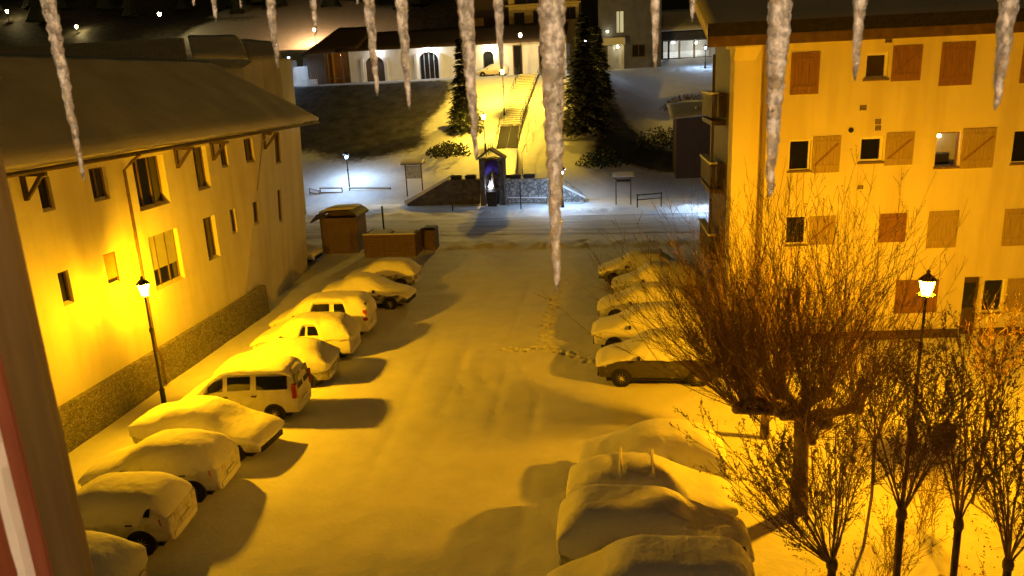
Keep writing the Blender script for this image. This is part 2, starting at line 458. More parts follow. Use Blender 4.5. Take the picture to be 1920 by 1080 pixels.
def shutter(parent, fn, u0, u1, v0, v1, w=.02, mat='shutter', brace=True):
    m = MB(); n = max(3, int((u1 - u0) / .13)); st = (u1 - u0) / n
    for k in range(n):
        m.fbox(fn, u0 + k * st + .004, u0 + (k + 1) * st - .004, v0, v1, w, w + .035)
    so = m.build('shutter', M[mat], parent)
    h = v1 - v0
    for a in (.14, .80):
        z = MB(); z.fbox(fn, u0 + .04, u1 - .04, v0 + h * a, v0 + h * (a + .07), w + .035, w + .06); z.build('crossbar', M[mat], so, o=ORIG[parent.name])
    if brace:
        z = MB(); a0, a1 = v0 + h * .21, v0 + h * .80; t = .09
        P = lambda u, v, q: fn(u, v, q)
        z.hexa([P(u0 + .06, a0, w + .075), P(u0 + .06 + t, a0, w + .075), P(u0 + .06 + t, a0, w + .034), P(u0 + .06, a0, w + .034),
                P(u1 - .06 - t, a1, w + .075), P(u1 - .06, a1, w + .075), P(u1 - .06, a1, w + .034), P(u1 - .06 - t, a1, w + .034)])
        z.build('brace', M['shutter_red'], so, o=ORIG[parent.name])
    return so

# ---------------------------------------------------------------- left building
LX = -17.8
lb = thing('apartment_house', 'long cream rendered house on the left with stone plinth and broad dark roof', 'house', (LX, 30, 0))
yc = lambda z: 32.63 + .529 * z
def fl(u, v, w=0.):
    shade_bend = -.125 * max(0, u - yc(v))  # slanted crease shaped so the far wall falls into shade
    return Vector((LX + shade_bend + w, u, v))
LW = [(21.50, 22.07, 7.62, 8.70, .16), (23.95, 24.83, 7.55, 8.70, .18), (26.40, 28.45, 6.80, 8.75, .33), (30.67, 31.75, 6.95, 8.80, .25),
      (32.95, 33.60, 7.66, 8.78, .13), (35.34, 36.30, 7.62, 8.78, .17), (39.44, 40.45, 7.10, 8.72, .15),
      (21.55, 22.05, 4.52, 5.64, .16), (23.86, 24.57, 4.52, 5.70, .10), (26.56, 28.60, 3.62, 5.76, .24), (30.64, 31.65, 3.83, 5.74, .24),
      (33.04, 33.52, 4.55, 5.72, .12), (35.37, 36.16, 4.52, 5.68, .15), (39.35, 40.05, 3.88, 5.72, .15)]
wm = MB(); flat = lambda u, v, w=0.: Vector((LX + w, u, v))
wall_sheet(wm, flat, 14, 44.5, -.3, 9.35, LW, slope=.1)
wo = wm.build('wall', M['plaster'], lb)
bm = bmesh.new(); bm.from_mesh(wo.data)
bmesh.ops.bisect_plane(bm, geom=bm.verts[:] + bm.edges[:] + bm.faces[:], plane_co=(0, yc(0) - 30, 0), plane_no=(0, 1, -.529), dist=1e-4)
for v in bm.verts: v.co.x -= .125 * max(0, v.co.y + 30 - yc(v.co.z))  # same bend, turning the far wall away from the lamp
bm.to_mesh(wo.data); bm.free()
m = MB()                                           # the other walls close the house
m.face([fl(44.5, -.3), (-30.5, 44.5, -.3), (-30.5, 44.5, 9.3), (-24.1, 44.5, 12.4), fl(44.5, 9.3)])
m.face([fl(14, -.3), (-30.5, 14, -.3), (-30.5, 14, 9.3), (-24.1, 14, 12.4), fl(14, 9.3)])
m.face([(-30.5, 14, -.3), (-30.5, 44.5, -.3), (-30.5, 44.5, 9.3), (-30.5, 14, 9.3)])
m.build('gable_wall', M['plaster'], lb)
for i, h in enumerate(LW):
    wide = h[1] - h[0] > 1.5
    if i == 8:
        window(lb, fl, *h, frame='wood_red', mull=0, blind=(h[2] + .25, h[3] - .06, 'orange'))
    elif i == 9:
        window(lb, fl, *h, frame='wood_mid', mull=2, blind=(h[2] + .75, h[3] - .06, 'interior'))
    else:
        window(lb, fl, *h, frame='wood_mid', mull=2 if wide else (1 if h[1] - h[0] > .8 else 0))
m = MB(); rnd = random.Random(5)                   # stone plinth
us = [14 + k * .6 for k in range(int((35.3 - 14) / .6) + 1)] + [35.3]
for a, b in zip(us, us[1:]):
    m.face([flat(a, -.3, .2), flat(b, -.3, .2), flat(b, 1.46, .16), flat(a, 1.46, .16)])
    m.face([flat(a, 1.46, .16), flat(b, 1.46, .16), flat(b, 1.5, .0), flat(a, 1.5, .0)])
m.face([flat(35.3, -.3, .2), flat(35.3, -.3, -.5), flat(35.3, 1.5, -.5), flat(35.3, 1.46, .16)])
m.build('plinth', M['stone'], lb)
def roof_slab(name, pts_in, th, mat, parent, nu=40, nv=14, amp=.05):
    # pts_in: eave a, eave b, ridge b, ridge a
    a, b, c, d = map(Vector, pts_in); mm = MB(); nrm = (b - a).cross(d - a).normalized()
    if nrm.z < 0: nrm = -nrm
    for lay in (1, 0):
        for j in range(nv + 1):
            for i in range(nu + 1):
                p = a.lerp(b, i / nu).lerp(d.lerp(c, i / nu), j / nv)
                e = min(i, nu - i, j + .0, 99) ; edge = 0 if (j == 0 or i in (0, nu)) else 1
                if lay: p = p + nrm * (th * (.55 + .45 * edge) + amp * nn(p.x * .8, p.y * .8, p.z) * edge)
                if j == 0: p = p + (a - d).normalized() * (.10 * nn(p.y * 1.3 + p.x * 1.3, 1.7))
                mm.v.append(tuple(p))
    N = (nu + 1) * (nv + 1); n1 = nu + 1
    for j in range(nv):
        for i in range(nu):
            q = j * n1 + i
            for off in (0, N): mm.f.append([off + q, off + q + 1, off + q + 1 + n1, off + q + n1]); mm.mi.append(0)
    rim = [i for i in range(n1)] + [j * n1 + nu for j in range(1, nv + 1)] + [nv * n1 + i for i in range(nu - 1, -1, -1)] + [j * n1 for j in range(nv - 1, 0, -1)]
    for p, q in zip(rim, rim[1:] + rim[:1]): mm.f.append([p, q, q + N, p + N]); mm.mi.append(0)
    return mm.build(name, mat, parent, smooth=True)
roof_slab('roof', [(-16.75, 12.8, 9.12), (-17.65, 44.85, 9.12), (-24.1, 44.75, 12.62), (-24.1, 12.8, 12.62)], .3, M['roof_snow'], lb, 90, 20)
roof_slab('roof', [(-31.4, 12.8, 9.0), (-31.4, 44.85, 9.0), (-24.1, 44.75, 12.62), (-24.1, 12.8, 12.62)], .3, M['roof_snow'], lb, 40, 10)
m = MB(); m.tube([(-16.72, 13, 9.03), (-17.62, 44.8, 9.03)], .075, 8); m.build('gutter', M['wood_dark'], lb)
m = MB(); m.tube([(-16.95, 25.66, 8.98), (-17.3, 25.66, 8.75), (-17.66, 25.66, 8.45), (-17.66, 25.66, 1.6), (-17.5, 25.66, 1.4), (-17.5, 25.66, .1)], .055, 8)
m.build('downpipe', M['rust'], lb)
m = MB(); m.tube([(-17.1, 37.3, 8.95), (-17.72, 37.2, 8.5), (-17.72, 35.9, 6.2)], .03, 8); m.build('rain_pipe', M['grey_metal'], lb)
for y in (20.9, 29.3, 32.2, 37.6):
    m = MB(); x = fl(y, 8.5).x
    m.box(x - .05, x + .1, y - .07, y + .07, 8.1, 8.95); m.box(x, x + .85, y - .07, y + .07, 8.83, 8.95)
    m.hexa([(x + .02, y - .055, 8.15), (x + .14, y - .055, 8.15), (x + .14, y + .055, 8.15), (x + .02, y + .055, 8.15), (x + .62, y - .055, 8.85), (x + .76, y - .055, 8.85), (x + .76, y + .055, 8.85), (x + .62, y + .055, 8.85)])
    m.build('bracket', M['wood_dark'], lb)
# roofs behind it
nb = thing('barn', 'low building with a ribbed metal roof behind the left house', 'building', (-38, 60, 6))
pr = aty(345, 72, 62); pl = aty(-20, 90, 62)
A = aty(355, 122, 57); B = aty(-20, 135, 57)
m = MB(); n = 74
for k in range(n):
    t0, t1 = k / n, (k + 1) / n; tm = (t0 + t1) / 2
    L = lambda p, q, t, dz=0: p.lerp(q, t) + Vector((0, 0, dz))
    m.face([L(B, A, t0), L(B, A, tm, .09), L(pl, pr, tm, .09), L(pl, pr, t0)])
    m.face([L(B, A, tm, .09), L(B, A, t1), L(pl, pr, t1), L(pl, pr, tm, .09)])
m.build('ribbed_roof', M['sheet'], nb)
Cc = aty(352, 70, 62); Dd = aty(448, 70, 62); Ee = aty(466, 112, 57.5); Ff = aty(362, 110, 57.5)
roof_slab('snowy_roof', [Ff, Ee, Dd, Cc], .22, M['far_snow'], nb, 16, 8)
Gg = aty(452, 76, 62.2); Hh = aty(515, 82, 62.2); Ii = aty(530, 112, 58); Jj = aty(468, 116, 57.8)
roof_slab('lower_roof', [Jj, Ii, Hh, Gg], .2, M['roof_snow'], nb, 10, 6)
m = MB()
w0, w1, w2, w3 = aty(489, 106, 58.2), aty(524, 112, 58.4), aty(527, 178, 58.4), aty(492, 178, 58.2)
for p in (w2, w3): p.z = 0
bk = Vector((-9, 3, 0))
m.face([w0, w1, w2, w3]); m.face([w1, w1 + Vector((-9, 12, 0)), w2 + Vector((-9, 12, 0)), w2])
m.build('end_wall', M['plaster_w'], nb)
m = MB(); x0 = B.x
m.face([(x0, 57.6, 0), (w3.x, 58.2, 0), (w0.x, 58.2, w0.z), (A.x + 4, 57.6, A.z - .4), (x0, 57.6, A.z - .4)])
m.face([(x0, 64, 0), (w3.x, 64, 0), (w0.x, 64, w0.z), (x0, 64, A.z + .5)])
m.build('wall', M['plaster_w'], nb)

# ---------------------------------------------------------------- right building
def fr(u, v, w=0.):
    return Vector((u, 31 + .09 * (u - 7), v)) + Vector((.0896, -.996, 0)) * w
rb = thing('apartment_block', 'tall ochre rendered apartment block on the right with wooden shutters', 'apartment block', (10, 31.3, 0))
RW = [(9.40, 10.26, 10.40, 11.36, .16), (6.76, 7.58, 7.05, 8.24, .16), (9.43, 10.34, 7.28, 8.25, .16), (12.32, 13.2, 6.98, 8.30, .16), (15.2, 16.2, 7.0, 8.27, .16),
      (9.43, 10.3, 4.2, 5.2, .10), (14.78, 15.62, .98, 2.36, .16), (13.98, 14.68, -.2, 2.5, .3), (6.78, 7.6, 4.1, 5.25, .16), (6.78, 7.6, 1.1, 2.3, .16), (18.4, 19.3, 10.3, 11.4, .16), (18.4, 19.3, 7.0, 8.25, .16)]
m = MB(); wall_sheet(m, fr, 5.86, 22, -.3, 12.3, RW)
m.face([fr(5.86, -.3, 0), fr(5.86, -.3, -.62), fr(5.86, 12.3, -.62), fr(5.86, 12.3, 0)])
m.build('wall', M['plaster_r'], rb)
m = MB()
m.face([fr(5.24, -.3, -.62), fr(5.86, -.3, -.62), fr(5.86, 12.3, -.62), fr(5.24, 12.3, -.62)])
m.build('recess_wall', M['plaster_r'], rb)
m = MB(); m.fbox(fr, 4.55, 5.24, -.3, 12.2, -.62, .06); m.build('corner_pier', M['plaster_r'], rb)
m = MB(); m.fbox(fr, 4.42, 5.42, 11.75, 12.25, -.9, .6); m.hexa([fr(4.5, 11.3, .1), fr(5.3, 11.3, .1), fr(5.3, 11.3, -.4), fr(4.5, 11.3, -.4), fr(4.45, 11.75, .55), fr(5.4, 11.75, .55), fr(5.4, 11.75, -.4), fr(4.45, 11.75, -.4)])
m.build('corbel', M['plaster_r'], rb)
m = MB()
dn = Vector((-.09, 1, 0))
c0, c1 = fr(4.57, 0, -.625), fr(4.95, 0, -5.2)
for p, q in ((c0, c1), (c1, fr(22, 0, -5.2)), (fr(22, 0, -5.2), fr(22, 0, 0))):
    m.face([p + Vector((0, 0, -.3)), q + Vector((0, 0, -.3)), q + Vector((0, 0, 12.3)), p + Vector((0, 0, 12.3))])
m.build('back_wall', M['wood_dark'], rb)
e0, e1, r1, r0 = fr(3.35, 12.22, .95), fr(23, 12.22, .95), fr(23, 14.9, -4.6), fr(3.35, 14.9, -4.6)
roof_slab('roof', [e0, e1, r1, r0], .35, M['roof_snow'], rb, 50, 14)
m = MB(); P = [e0, e1, r1, r0]; dz = Vector((0, 0, -.2))
m.hexa([p + dz for p in (e0, e1, r1, r0)] + [p + Vector((0, 0, -.01)) for p in (e0, e1, r1, r0)]); m.build('soffit', M['plaster_r'], rb)
m = MB(); m.fbox(fr, 3.3, 23.05, 11.80, 12.16, 1.06, 1.12); m.build('fascia', M['rust'], rb)
m = MB(); m.fbox(fr, 3.28, 23.07, 12.163, 12.62, 1.1, 1.17); m.build('eave_board', M['metal'], rb)
m = MB(); m.fbox(fr, 5.9, 13.9, -.1, .32, .003, .10); m.fbox(fr, 14.8, 22, -.1, .32, .003, .10); m.build('dark_base_strip', M['wood_dark'], rb)  # dark strip along the foot of the facade
def room(u0, u1, v0, v1):
    q = MB(); d = -.75
    q.face([fr(u0 - .6, v0 - .6, d), fr(u1 + .6, v0 - .6, d), fr(u1 + .6, v1 + .5, d), fr(u0 - .6, v1 + .5, d)])
    for a, b, c, e in ((u0 - .6, u0 - .6, v0 - .6, v1 + .5), (u1 + .6, u1 + .6, v0 - .6, v1 + .5)):
        q.face([fr(a, c, d), fr(a, e, d), fr(a, e, -.17), fr(a, c, -.17)])
    q.face([fr(u0 - .6, v1 + .5, d), fr(u1 + .6, v1 + .5, d), fr(u1 + .6, v1 + .5, -.17), fr(u0 - .6, v1 + .5, -.17)])
    q.build('lit_room', M['interior'], rb)
for i, h in enumerate(RW):
    if i == 7: continue
    if i == 3:
        room(*h[:4])
        q = MB(); b = .05
        q.fbox(fr, h[0], h[0] + b, h[2], h[3], -.2, -.1); q.fbox(fr, h[1] - b, h[1], h[2], h[3], -.2, -.1); q.fbox(fr, h[0] + b, h[1] - b, h[2], h[2] + b, -.2, -.1); q.fbox(fr, h[0] + b, h[1] - b, h[3] - b, h[3], -.2, -.1)
        wq = q.build('window', M['wood_mid'], rb); wq['label'] = 'lit window with a bare ceiling lamp showing'
        q = MB(); q.fbox(fr, h[0] + .1, h[1] - .1, h[2] + .05, h[2] + .42, -.6, -.5); q.build('headboard', M['black'], wq, o=ORIG[rb.name])
        q = MB(); c = fr(h[0] + .28, h[3] - .16, -.42); q.lathe([(.0, -.075), (.05, -.06), (.08, -.01), (.06, .045), (.025, .07), (0, .08)], c, 10); q.build('ceiling_lamp', M['warm'], wq, o=ORIG[rb.name], smooth=True)
        q = MB(); q.fbox(fr, h[0] - .04, h[1] + .04, h[2] - .08, h[2] - .003, -.09, .07); q.build('sill', M['wood_mid'], wq, o=ORIG[rb.name])
    elif i == 5: window(rb, fr, *h, frame='plaster_r', mull=0, pane='plaster_r', bar=.08)
    else: window(rb, fr, *h, frame='white_paint', mull=0, sill='wood_mid', bar=.1 if i in (0, 2) else .06)
for (a, b, c, d, mt, br) in [(6.66, 7.72, 9.95, 11.48, 'shutter_red', False), (12.15, 13.36, 10.03, 11.58, 'shutter_red', False), (15.1, 16.25, 10.0, 11.5, 'shutter_red', False),
                             (10.38, 11.46, 10.28, 11.55, 'shutter_red', True), (7.64, 8.70, 6.94, 8.34, 'shutter', True), (10.40, 11.46, 7.12, 8.36, 'shutter', True),
                             (13.26, 14.5, 6.88, 8.40, 'shutter', True), (16.3, 17.4, 6.9, 8.36, 'shutter', True), (10.42, 11.46, 4.06, 5.22, 'shutter_red', True), (12.3, 13.45, 3.76, 5.24, 'shutter', False),
                             (15.2, 16.4, 3.74, 5.22, 'shutter', False), (11.28, 12.96, 1.06, 2.46, 'shutter_red', False), (15.66, 16.8, .96, 2.38, 'shutter', False), (7.7, 8.7, 4.06, 5.22, 'shutter', True), (19.4, 20.5, 7, 8.3, 'shutter', True), (19.4, 20.5, 10.3, 11.5, 'shutter_red', True)]:
    shutter(rb, fr, a, b, c, d, mat=mt, brace=br)
m = MB(); m.fbox(fr, 13.98, 14.68, 0, 2.46, -.28, -.22)
do = m.build('door', M['wood_dark'], rb)
m = MB(); m.fbox(fr, 14.1, 14.56, 1.15, 2.2, -.218, -.2); m.build('door_pane', M['pane'], do, o=ORIG[rb.name])
m = MB(); m.fbox(fr, 14.06, 14.1, .95, 1.1, -.218, -.15); m.build('handle', M['grey_metal'], do, o=ORIG[rb.name])
def rfpix(px, py):
    r = ray(px, py); t = (31 - .63) / (r.y - .09 * r.x); return r.x * t, CAMH + r.z * t
for px, py, w, h in ((1666, 74, .24, .24), (1618, 202, .24, .2), (1646, 228, .2, .2), (1646, 240, .2, .2), (1613, 351, .2, .16)):
    u, v = rfpix(px, py); q = MB()
    for k in range(4): q.fbox(fr, u - w / 2 + .02, u + w / 2 - .02, v - h / 2 + h * (k + .2) / 4, v - h / 2 + h * (k + .75) / 4, .004, .03)
    q.fbox(fr, u - w / 2, u - w / 2 + .02, v - h / 2, v + h / 2, .004, .035); q.fbox(fr, u + w / 2 - .02, u + w / 2, v - h / 2, v + h / 2, .004, .035)
    q.build('vent_grille', M['rust'], rb)
u, v = rfpix(1595, 244); q = MB(); c = fr(u, v, .02); q.lathe([(.09, .02), (.1, -.03), (.06, -.05), (.055, -.01)], c, 12, 'y'); q.build('round_vent', M['black'], rb)
# timber balconies on the shaded end wall
for z in (3.2, 6.2, 9.0):
    m = MB(); bx = lambda a, b, c, d, e, f: m.box(a, b, c, d, e, f)
    bx(3.95, 4.5, 32.3, 35.8, z - .18, z)
    for k in range(12): bx(3.95, 3.99, 32.34 + k * .3, 32.54 + k * .3, z + .12, z + .95)
    for k in range(3): bx(4.03 + k * .17, 4.15 + k * .17, 32.3, 32.34, z + .12, z + .95)
    bx(3.92, 4.02, 32.25, 35.85, z + .96, z + 1.05); bx(4.03, 4.5, 32.25, 32.35, z + .96, z + 1.05)
    bx(3.95, 4.05, 32.31, 32.43, z + 1.06, z + 2.6); m.build('balcony', M['wood_dark'], rb)
    m = MB(); m.box(3.9, 4.2, 32.22, 35.9, z + 1.053, z + 1.13); m.build('snow_ledge', M['far_snow'], rb)

# ---------------------------------------------------------------- lamps
def lamp(name, label, x, y, z, top, kind='sodium', group=None, s=1.0, back=None, shield=False):
    """lantern on a post; top is the height of the lantern roof above z"""
    t = thing(name, label, 'street lamp', (x, y, z), group)
    m = MB(); r = .045 * s
    m.lathe([(.13 * s, 0), (.13 * s, .12), (.095 * s, .2), (.085 * s, .75), (.1 * s, .8), (.07 * s, .86), (r, .95), (r, top * .6), (r * 1.5, top * .605), (r * 1.5, top * .63), (r * .85, top * .64), (r * .8, top - .72 * s), (r * 1.6, top - .70 * s), (r * 1.6, top - .66 * s), (.03, top - .64 * s)], (x, y, z), 12)
    m.build('pole', M['metal'], t, smooth=False)
    h0, h1 = z + top - .60 * s, z + top - .20 * s; a, b = .12 * s, .215 * s
    cor = lambda k, rr: (x + rr * math.cos(math.pi / 4 + k * math.pi / 2), y + rr * math.sin(math.pi / 4 + k * math.pi / 2))
    m = MB()
    for k in range(4):
        p, q = cor(k, a), cor(k, b); m.tube([(p[0], p[1], h0), (q[0], q[1], h1)], .011 * s, 4)
    if kind != 'led': m.lathe([(a * .8, h0 - z - .06 * s), (a * 1.9, h0 - z - .012), (a * 1.9, h0 - z), (a * 1.1, h0 - z + .008)], (x, y, z), 12)
    m.build('lantern_frame', M['metal'], t)
    m = MB()
    cap = [(.225 * s, top - .205 * s), (.235 * s, top - .185 * s), (.14 * s, top - .09 * s), (.05 * s, top - .02 * s), (.045 * s, top + .03 * s), (.06 * s, top + .05 * s), (.0, top + .10 * s)]
    m.lathe(cap, (x, y, z), 12); m.build('lantern_cap', M['metal'], t)
    m = MB(); a2, b2 = a * .92, b * .93
    oc = lambda k, rr: (x + rr * math.cos(math.pi / 8 + k * math.pi / 4), y + rr * math.sin(math.pi / 8 + k * math.pi / 4))
    for k in range(8):
        p0, p1, q0, q1 = oc(k, a2), oc(k + 1, a2), oc(k, b2), oc(k + 1, b2); m.cur = 0
        if back is not None:
            dt = Vector(((p0[0] + p1[0]) / 2 - x, (p0[1] + p1[1]) / 2 - y)).normalized().dot(Vector(back).normalized())
            m.cur = 1 if dt > .9 else 2 if dt > .5 else (4 if p0[1] + p1[1] > 2 * y else 3) if dt > -.3 else 0
        m.face([(p0[0], p0[1], h0 + .01), (p1[0], p1[1], h0 + .01), (q1[0], q1[1], h1), (q0[0], q0[1], h1)])
    if kind == 'led':
        d = MB(); d.lathe([(.0, h0 - z + .06), (.06 * s, h0 - z + .07), (.10 * s, h0 - z + .26), (.0, h0 - z + .31)], (x, y, z), 12); d.build('lantern_glass', M['led_soft'], t, smooth=True)
        d = MB(); d.lathe([(.0, h1 - z - .03), (.215 * s, h1 - z - .03), (.215 * s, h1 - z - .012), (.0, h1 - z - .012)], (x, y, z), 16); d.build('light_disc', M['led'], t)
        d = MB(); d.lathe([(.235 * s, h1 - z - .055), (.24 * s, h1 - z - .0), (.25 * s, h1 - z - .0), (.245 * s, h1 - z - .055)], (x, y, z), 16, cap=False); d.build('shade_skirt', M['metal'], t)
    elif kind in ('dim', 'head', 'tiny'): m.build('lantern_glass', M[kind + '_lamp'], t)
    elif kind == 'far': m.build('lantern_glass', M['far_lamp'], t)
    elif kind == 'stair': m.build('lantern_glass', M['stair_lamp'], t)
    else: m.build('lantern_glass', [M['sodium_left'], M['sodium_back'], M['sodium_mid'], M['sodium_side'], M['sodium_far']] if back is not None else M['sodium'], t)
    return t
lamp('street_lamp', 'lit sodium lantern on a post against the left house wall, above the parked cars', -16.2, 23.44, 0, 4.95, back=(-1, 0))
lamp('street_lamp', 'lit sodium lantern on a post in front of the ochre apartment block', 8.41, 21.15, 0, 5.44)
a = aty(658, 378, 72.2); lamp('street_lamp', 'bright white lantern on a thin post to the left of the small notice board', a.x, 72.2, .1, 4.9, 'led', s=1.35)
a = aty(1055, 391, 65.2); lamp('street_lamp', 'bright white lantern on a post in the plaza beside the tip of the longest icicle', a.x, 65.2, 0, 3.7, 'led', s=1.35)
a = aty(1343, 330, 62.); lamp('street_lamp', 'bright white lantern showing through the twigs beside the ochre block', a.x, 62, 0, a.z + .3, 'led', s=1.35)
def on_hill(px, py, ya=72, yb=118):
    y = ya
    while y < yb:
        p = aty(px, py, y)
        if p.z <= terrain(p.x, y): return p
        y += .05
    return p

# ---------------------------------------------------------------- parked cars under snow
KINDS = {
 'hatch': dict(L=4.05, W=1.74, belt=[(0, .60), (.04, .72), (.27, .93), (.6, .97), (1, .98)], roof=[(0, .60), (.04, .72), (.25, .93), (.42, 1.38), (.52, 1.46), (.70, 1.47), (.86, 1.38), (.97, 1.02), (1, .9)], cab=(.27, .95)),
 'sedan': dict(L=4.5, W=1.76, belt=[(0, .60), (.04, .72), (.27, .90), (.6, .95), (1, .96)], roof=[(0, .60), (.04, .72), (.26, .91), (.42, 1.34), (.52, 1.42), (.66, 1.40), (.83, 1.03), (.97, .98), (1, .88)], cab=(.28, .83)),
 'suv': dict(L=4.4, W=1.84, belt=[(0, .72), (.04, .86), (.25, 1.06), (.6, 1.10), (1, 1.10)], roof=[(0, .72), (.04, .86), (.24, 1.07), (.38, 1.56), (.48, 1.66), (.75, 1.67), (.92, 1.58), (.985, 1.14), (1, 1.0)], cab=(.25, .97)),
 'van': dict(L=4.15, W=1.72, belt=[(0, .66), (.04, .80), (.20, 1.04), (.6, 1.10), (1, 1.10)], roof=[(0, .66), (.04, .80), (.19, 1.05), (.33, 1.62), (.43, 1.78), (.6, 1.81), (.93, 1.79), (.985, 1.70), (1, 1.3)], cab=(.2, .985)),
}
LUMPS = bpy.data.textures.new('snow_lumps', 'CLOUDS'); LUMPS.noise_scale = .42; LUMPS.noise_depth = 3
def wheel_parts(car, x, y, side):
    m = MB(); r, w = .315, .2
    m.lathe([(.19, -w / 2), (r - .03, -w / 2), (r, -w / 2 + .04), (r, w / 2 - .04), (r - .03, w / 2), (.19, w / 2)], (0, 0, 0), 20, 'y', cap=False)
    wo = m.build('wheel', M['tyre'], car, o=(0, 0, 0), smooth=True); wo.location = (x, y, r)
    q = MB(); yo = side * w * .40
    q.lathe([(.2, yo + side * .012), (.165, yo), (.2, yo - side * .02)], (0, 0, 0), 20, 'y', cap=False)
    q.lathe([(.045, yo + side * .02), (.045, yo - side * .03)], (0, 0, 0), 10, 'y')
    for k in range(10):
        a = 2 * math.pi * k / 10; q.tube([(.03 * math.cos(a), yo, .03 * math.sin(a)), (.18 * math.cos(a), yo, .18 * math.sin(a))], [.018, .013], 4)
    q.build('rim', M['rim'], wo, o=(0, 0, 0))
    d = MB(); d.lathe([(.17, -side * .01), (.17, -side * .03)], (0, 0, 0), 16, 'y'); d.build('brake_disc', M['black'], wo, o=(0, 0, 0))
def car(name, label, x_end, y, nose, kind='hatch', col=(.3, .3, .3), dust=.5, cover='full', th=.17, yaw=0., skirt=(.62, .62), seed=1, win=True, group=None, scale=1.0, cat='car', z0=0., bars=False, mirror=True, snow_end=1.022):
    K = KINDS[kind]; L, Wd = K['L'] * scale, K['W'] * scale
    rnd = random.Random(seed)
    # x_end is where the end nearest the middle of the car park stands
    cx = x_end - L / 2 if x_end < -5 else x_end + L / 2
    rz = (0 if nose > 0 else math.pi) + yaw
    t = thing(name, label, cat, (cx, y, z0), group, rz, local=True)
    belt = lambda q: interp(K['belt'], q); roof = lambda q: interp(K['roof'], q)
    def blur(fn, q, w): return sum(fn(min(1, max(0, q + w * d))) for d in (-1, -.5, 0, .5, 1)) / 5
    X = lambda q: L / 2 - q * L
    wid = lambda q: Wd / 2 * (1 - .13 * abs(2 * q - 1) ** 5)
    def kk(q): return max(0., min(1., (roof(q) - belt(q)) / .38))
    def half(q):
        w, b, r = wid(q), belt(q), max(roof(q), belt(q) * .96); k = kk(q)
        wr = w * (.93 - .17 * k)
        return [(.0, .24), (.84 * w, .24), (.98 * w, .36), (w, .30 + .5 * (b - .3)), (.975 * w, b - .04), (.955 * w * (1 - k) + k * (.95 * w), b + .0), (wr, r - .07 * k - .005), (.62 * wr, r + .015), (0, r + .025)]
    qs = [0, .012, .04, .09, .15, .2, .24, .27, .31, .36, .42, .47, .53, .6, .67, .74, .8, .85, .89, .93, .96, .985, .995, 1]
    m = MB(); rings = []
    for q in qs:
        h = half(q); e = 1 - .12 * (q in (0, 1))
        if q in (0, 1): h = [(a * .93, .32 + (z - .24) * .88) for a, z in h]
        ring = [(X(q), a, z) for a, z in h] + [(X(q), -a, z) for a, z in h[-2:0:-1]]
        rings.append(ring)
    m.ring_loft(rings)
    body = m.build('body', paint(name + '_paint', col, dust), t, o=(0, 0, 0), smooth=True, sub=1); body.location = (0, 0, 0)
    fx, rx = L / 2 - .19 * L, -L / 2 + .19 * L
    arch = MB()
    for xx in (fx, rx):
        for s in (1, -1): arch.lathe([(.37, s * (wid(.19) + .004)), (.37, s * (wid(.19) - .2))], (xx, 0, .33), 22, 'y')
    arch.box(-L / 2 + .3, L / 2 - .3, -Wd * .4, Wd * .4, .16, .3)
    arch.build('wheel_arch', M['black'], t, o=(0, 0, 0))
    for xx in (fx, rx):
        for s in (1, -1): wheel_parts(t, xx, s * (wid(.19) - .085), s)
    # side and end windows
    def side_pt(q, f, s, off=.014):
        h = half(q); a, b = h[5], h[6]
        return (X(q), s * (a[0] + (b[0] - a[0]) * f + off), a[1] + (b[1] - a[1]) * f + off * .4)
    c0, c1 = K['cab']
    if kind == 'van': spans = [(.27, .40), (.44, .63), (.68, .93)]
    elif kind == 'sedan': spans = [(.36, .53), (.555, .70)]
    else: spans = [(.36, .56), (.585, .76), (.785, .88)]
    if win:
        for a, b in spans:
            for s in (1, -1):
                m = MB(); n = 5
                for i in range(n):
                    q0, q1 = a + (b - a) * i / n, a + (b - a) * (i + 1) / n
                    m.face([side_pt(q0, .14, s), side_pt(q1, .14, s), side_pt(q1, .86, s), side_pt(q0, .86, s)])
                    m.face([side_pt(q0, .14, s, .0), side_pt(q1, .14, s, .0), side_pt(q1, .86, s, .0), side_pt(q0, .86, s, .0)])
                m.build('side_window', M['car_glass'], t, o=(0, 0, 0))
        def end_glass(qa, qb, nm):
            m = MB(); n = 4
            for i in range(n):
                q0, q1 = qa + (qb - qa) * i / n, qa + (qb - qa) * (i + 1) / n
                P = lambda q, f: (X(q), f * half(q)[6][0] * .9, roof(q) + .034)
                for f0, f1 in ((-1, -.5), (-.5, 0), (0, .5), (.5, 1)):
                    m.face([P(q0, f0), P(q1, f0), P(q1, f1), P(q0, f1)])
            return m.build(nm, M['car_glass'], t, o=(0, 0, 0))
        end_glass(c0 + .015, c0 + .14, 'windscreen')
        if kind == 'van':
            m = MB(); 
            for s in (1, -1): m.hexa([(-L / 2 - .012, s * .08, 1.12), (-L / 2 - .012, s * .66, 1.12), (-L / 2 + .04, s * .66, 1.12), (-L / 2 + .04, s * .08, 1.12), (-L / 2 + .045, s * .08, 1.62), (-L / 2 + .045, s * .62, 1.62), (-L / 2 + .1, s * .62, 1.62), (-L / 2 + .1, s * .08, 1.62)])
            m.build('rear_window', M['car_glass'], t, o=(0, 0, 0))
        else:
            qe = .97 if kind != 'sedan' else .82
            end_glass(qe - .10, qe - .015, 'rear_window')
    # lights, bumpers, plate, mirrors, handles
    zt = belt(1) - .12
